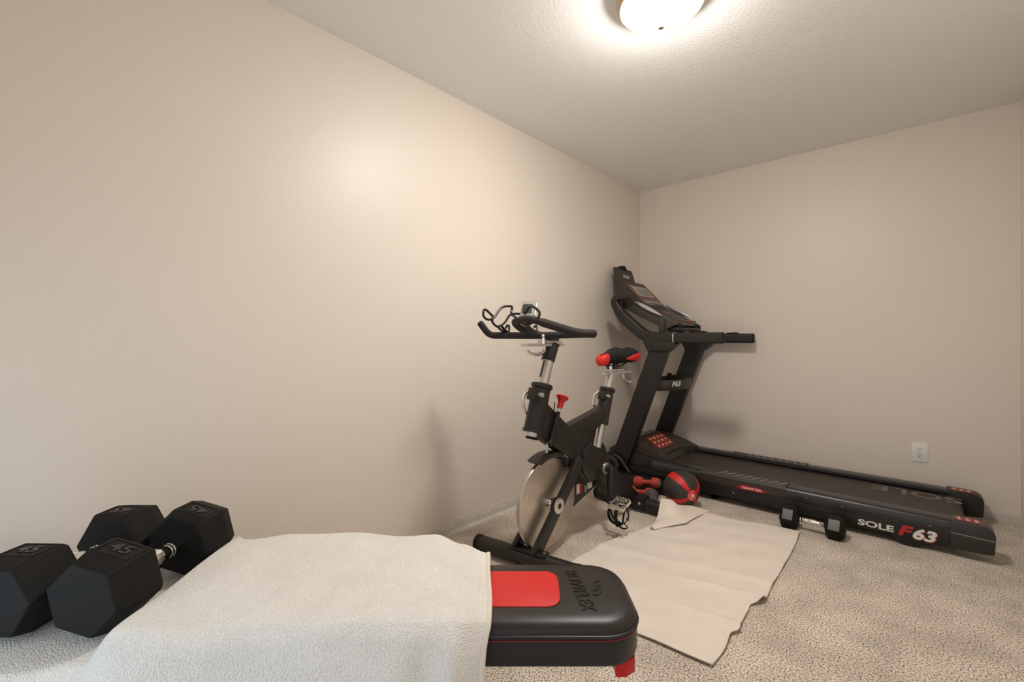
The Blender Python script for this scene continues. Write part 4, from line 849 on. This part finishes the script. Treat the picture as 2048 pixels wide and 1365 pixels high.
def place_db(o, lat, dep, zcen, yaw, roll, pitch=0.0):
    o.rotation_euler = (pitch, roll, YAW - yaw); zc = 0.0908 * math.cos(PI / 6)
    o.location = W(lat, dep, zcen) - o.rotation_euler.to_matrix() @ Vector((0, 0, zc))
d1 = heavy_dumbbell('hex_dumbbell', 'black rubber hex dumbbell on the bench, leaning beside the towel ridge')
place_db(d1, -0.869, 1.110, 0.530, 0.036, 0.272)
d2 = copy_tree(d1); d2['label'] = 'black rubber hex dumbbell on the bench, lying flat away from the towel ridge'
place_db(d2, -1.048, 1.106, 0.527, 0.018, 0.0)

# ============================================================ flat towel on the carpet
def edge_interp(pts, n):
    P_ = catmull([Vector((a, b, 0)) for a, b in pts], 12); L = [0]
    for a, b in zip(P_, P_[1:]): L.append(L[-1] + (b - a).length)
    out = []; j = 0
    for k in range(n + 1):
        s = L[-1] * k / n
        while j < len(L) - 2 and L[j + 1] < s: j += 1
        q = (s - L[j]) / max(1e-9, L[j + 1] - L[j]); out.append(P_[j].lerp(P_[j + 1], min(1, q)))
    return out
left = [(0.745, -1.105), (0.790, -1.30), (0.815, -1.47), (0.765, -1.68), (0.742, -1.82), (0.73, -2.00), (0.725, -2.18), (0.72, -2.42)]
right = [(1.450, -1.000), (1.462, -1.15), (1.470, -1.30), (1.474, -1.48), (1.478, -1.72), (1.487, -1.845), (1.478, -1.885), (1.452, -1.925), (1.455, -1.98), (1.462, -2.10), (1.470, -2.135), (1.452, -2.175), (1.462, -2.27), (1.459, -2.385)]
N1, N2 = 110, 70
Lp, Rp = edge_interp(left, N1), edge_interp(right, N1)
rows = []
for i in range(N1 + 1):
    t = i / N1; row = []
    for j in range(N2 + 1):
        s = j / N2; q = Lp[i].lerp(Rp[i], s)
        if t < 0.06: q.y += 0.018 * math.sin(s * 9) * (1 - t / 0.06)
        wr = 0.0030 * math.sin(s * 7 - t * 13) * math.sin(t * 9 + 0.5) + 0.0020 * math.sin(s * 19 + t * 31) * math.sin(s * 3) + 0.0022 * math.sin(t * 46 + s * 5)
        z = 0.013 + wr
        # ripples reaching the wavy long side
        e = max(0, (s - 0.55) / 0.45)
        for tc_, am in ((0.625, 0.020), (0.805, 0.016)): z += am * e * math.exp(-((t - tc_ - 0.05 * (1 - s)) / 0.016) ** 2)
        # long soft crease
        z += 0.007 * math.exp(-((t - 0.60 + 0.10 * s) / 0.018) ** 2) * (1 - 0.4 * s)
        # the corner is carried up on the bike's rear stabiliser
        hgt = math.exp(-((q.y + 1.272) / 0.070) ** 2) * max(0, min(1, (0.915 - q.x) / 0.075)); z = max(z, 0.010 + 0.084 * hgt)
        row.append(Vector((q.x, q.y, max(z, 0.008))))
    rows.append(row)
ft = obj('floor_towel', sheet(rows, 0.004), M_FLAT, None, 'beige cotton towel spread flat on the carpet between bike and bench', 'towel', angle=80)
# the folded-over flap along the short crease
fl = []
for i in range(25):
    t = i / 24; a = Vector((0.750, -1.095, 0.040)).lerp(Vector((0.835, -1.530, 0.020)), t); a.z += 0.060 * math.exp(-((a.y + 1.272) / 0.075) ** 2)
    wdt = (0.235 - 0.13 * t) * (1 - 0.75 * max(0, (t - 0.6) / 0.4)); row = []
    for j in range(13):
        s = j / 12; x = a.x + wdt * s; base = max(0.016, 0.018 + 0.084 * math.exp(-((a.y + 1.272) / 0.070) ** 2) * max(0, min(1, (0.915 - x) / 0.075)))
        row.append(Vector((x, a.y + 0.06 * s * (1 - t) , base + 0.005 + 0.008 * math.sin(PI * s) + 0.004 * math.sin(s * 5 + t * 7))))
    fl.append(row)
obj('folded_flap', sheet(fl, 0.004), M_FLAT, ft, angle=80)
obj('hem', tube([Vector(r[-1]) + Vector((0, 0, -0.0015)) for r in rows], 0.0036, 6), M_HEM, ft)
obj('hem', tube([Vector(v) + Vector((0, 0, -0.0015)) for v in rows[-1]], 0.0036, 6), M_HEM, ft)

# ============================================================ medicine ball
BR = 0.112; bp_ = P(1363, 979, d=2.925); BC = Vector((bp_.x, bp_.y, BR + 0.001))
ball = thing('medicine_ball', 'black medicine ball with red wedge stripes in front of the treadmill', 'medicine ball', (BC.x, BC.y, 0))
dcam = (CAM - BC).normalized(); rp = Vector((-dcam.y, dcam.x, 0)).normalized(); rp = rp if rp.dot(R2) > 0 else -rp; upv = rp.cross(-dcam); upv = upv if upv.z > 0 else -upv
n_ax = (dcam * 0.74 + rp * 0.58 - upv * 0.34).normalized()
BM = axis_mtx(BC, n_ax)
body = obj('ball', lathe([(BR * math.sin(t), -BR * math.cos(t)) for t in [k * PI / 28 for k in range(29)]], 56, BM), M_BALL, ball)
def wedge(a0, wmax, m, r0, name):
    b_ = bmesh.new(); rings = []
    for k in range(25):
        t = 0.20 + (PI - 0.40) * k / 24; hw = wmax; r_in = r0 - 0.003
        ring = [Vector((r0 * math.sin(t) * math.cos(a0 + hw * q), r0 * math.sin(t) * math.sin(a0 + hw * q), r0 * math.cos(t))) for q in (-1, -0.5, 0, 0.5, 1)] + [Vector((r_in * math.sin(t) * math.cos(a0 + hw * q), r_in * math.sin(t) * math.sin(a0 + hw * q), r_in * math.cos(t))) for q in (1, 0.5, 0, -0.5, -1)]
        rings.append(ring)
    skin(b_, rings); bmesh.ops.transform(b_, matrix=BM, verts=b_.verts); return obj(name, b_, m, body, angle=60)
for k in range(4): wedge(0.62 + k * PI / 2, 0.215, M_REDR, BR + 0.0010, 'stripe')
for s in (-1, 1):
    b_ = lathe([(BR * 1.012 * math.sin(t), s * BR * 1.012 * math.cos(t)) for t in (0.32, 0.26, 0.18, 0.09, 0.0)] if s > 0 else [(BR * 1.012 * math.sin(t), s * BR * 1.012 * math.cos(t)) for t in (0.0, 0.09, 0.18, 0.26, 0.32)], 24, BM); obj('pole_disc', b_, M_REDR, body)
zz = n_ax; xx = (R2 - zz * zz.dot(R2)).normalized(); yy = zz.cross(xx)
obj('lettering', text_bm('R', 0.032, BC + n_ax * BR * 1.014 + xx * 0.004, xx, yy, depth=0.0008, sx=1.1, bold=0.0008), M_PRINT, body)
obj('lettering', text_bm('J', 0.028, BC + n_ax * BR * 1.014 - xx * 0.010, xx, yy, depth=0.0008, sx=1.0, bold=0.0006), M_PRINT, body)
obj('logo_ring', tube([BC + n_ax * BR * 0.984 + (xx * math.cos(t) + yy * math.sin(t)) * 0.026 for t in [k * PI * 1.4 / 14 + 1.2 for k in range(15)]], 0.0012, 6), M_PRINT, body)

# ============================================================ small hex dumbbell beside the treadmill
sd_ = thing('hex_dumbbell', 'small black hex dumbbell with ridged chrome handle beside the treadmill', 'dumbbell', (1.500, -0.935, 0.0), math.radians(-2) + PI / 2, local=True)
r6 = 0.066; z6 = r6 * math.cos(PI / 6)
for s in (-1, 1):
    h = obj('head', hex_head(s, r6, s * 0.108, 0.042, 0.014, 0.050, z6), M_RUB, sd_, angle=12)
    nrm = Vector((math.cos(PI / 6), 0, math.sin(PI / 6))); q = Vector((0, s * 0.108, z6)) + nrm * (z6 + 0.0006)
    for sg in (-1, 1):
        nn = Vector((sg * math.cos(PI / 6), 0, math.sin(PI / 6)))
        obj('number_plate', box(Vector((0, s * 0.108, z6)) + nn * (z6 + 0.0004), (0.0016, 0.050, 0.056), 0.0006, Matrix.Rotation(-sg * PI / 6, 3, 'Y')), M_GREYPLATE, h)
pr = [(0.011, -0.070), (0.012, -0.060), (0.015, -0.056), (0.013, -0.050), (0.0155, -0.044), (0.013, -0.038), (0.0155, -0.030), (0.014, -0.024), (0.0165, -0.010), (0.017, 0.0)]
obj('handle', lathe(pr + [(r, -z) for r, z in reversed(pr[:-1])], 20, axis_mtx((0, 0, z6), (0, 1, 0))), M_CHROME, sd_)

# ============================================================ light neoprene dumbbells piled behind the bike's rear stabiliser
def soft_dumbbell(label, c, ang, m, tilt=0.0, r=0.034, L=0.088, disc=M_LCDF):
    t = thing('neoprene_dumbbell', label, 'dumbbell', tuple(c), ang, local=True); t.rotation_euler = (tilt, 0, ang)
    prof = [(0.0, -L), (r * 0.72, -L), (r * 0.92, -L + 0.006), (r, -L + 0.014), (r, -L + 0.040), (r * 0.90, -L + 0.050), (r * 0.55, -L + 0.058), (0.0150, -L + 0.064), (0.0145, 0.0)]
    b_ = lathe(prof + [(a, -b) for a, b in reversed(prof[:-1])], 8 if m is M_REDN else 20, axis_mtx((0, 0, 0), (0, 1, 0))); body = obj('body', b_, m, t, angle=40)
    for s in (-1, 1): obj('end_disc', lathe([(r * 0.62, 0), (r * 0.60, 0.001), (0, 0.001)], 16, axis_mtx((0, s * L, 0), (0, s, 0))), disc, body)
    return t
soft_dumbbell('red neoprene dumbbell lying on top of the small dumbbell pile', (0.556, -0.995, 0.096), -PI / 2 + 0.10, M_REDN, 0.10)
soft_dumbbell('red neoprene dumbbell at the bottom of the small dumbbell pile', (0.530, -1.040, 0.0345), -PI / 2 + 0.30, M_REDN, 0.0)
soft_dumbbell('charcoal neoprene dumbbell leaning on the rear stabilizer', (0.655, -1.130, 0.0425), 0.42, M_GREYN, 0.0, 0.042, 0.085, M_GREYN)

# ============================================================ wall outlet
oa = P(1823, 884, y=0); ob = P(1856, 927, y=0); oc = ((oa.x + ob.x) / 2, -0.003, (oa.z + ob.z) / 2)
out = thing('wall_outlet', 'white double wall outlet with a square plate on the back wall', 'outlet', (oc[0], 0, oc[2]))
pl_ = obj('cover_plate', box(oc, (0.078, 0.006, 0.122), 0.0022), M_OUT, out)
ins = obj('receptacle', box((oc[0], -0.0068, oc[2]), (0.034, 0.003, 0.067), 0.001), M_WHITE, out)
for s in (-1, 1):
    for dx, dz, sx_, sz_ in ((-0.0065, 0.004, 0.0022, 0.0075), (0.0065, 0.004, 0.0022, 0.0065), (0, -0.007, 0.005, 0.005)):
        obj('slot', box((oc[0] + dx, -0.0084, oc[2] + s * 0.019 + dz), (sx_, 0.0008, sz_), 0), M_DARK, ins)
for s in (-1, 1): obj('screw', lathe([(0.003, 0), (0.003, 0.0008), (0, 0.001)], 10, axis_mtx((oc[0], -0.006, oc[2] + s * 0.052), (0, -1, 0))), M_WHITE, out)
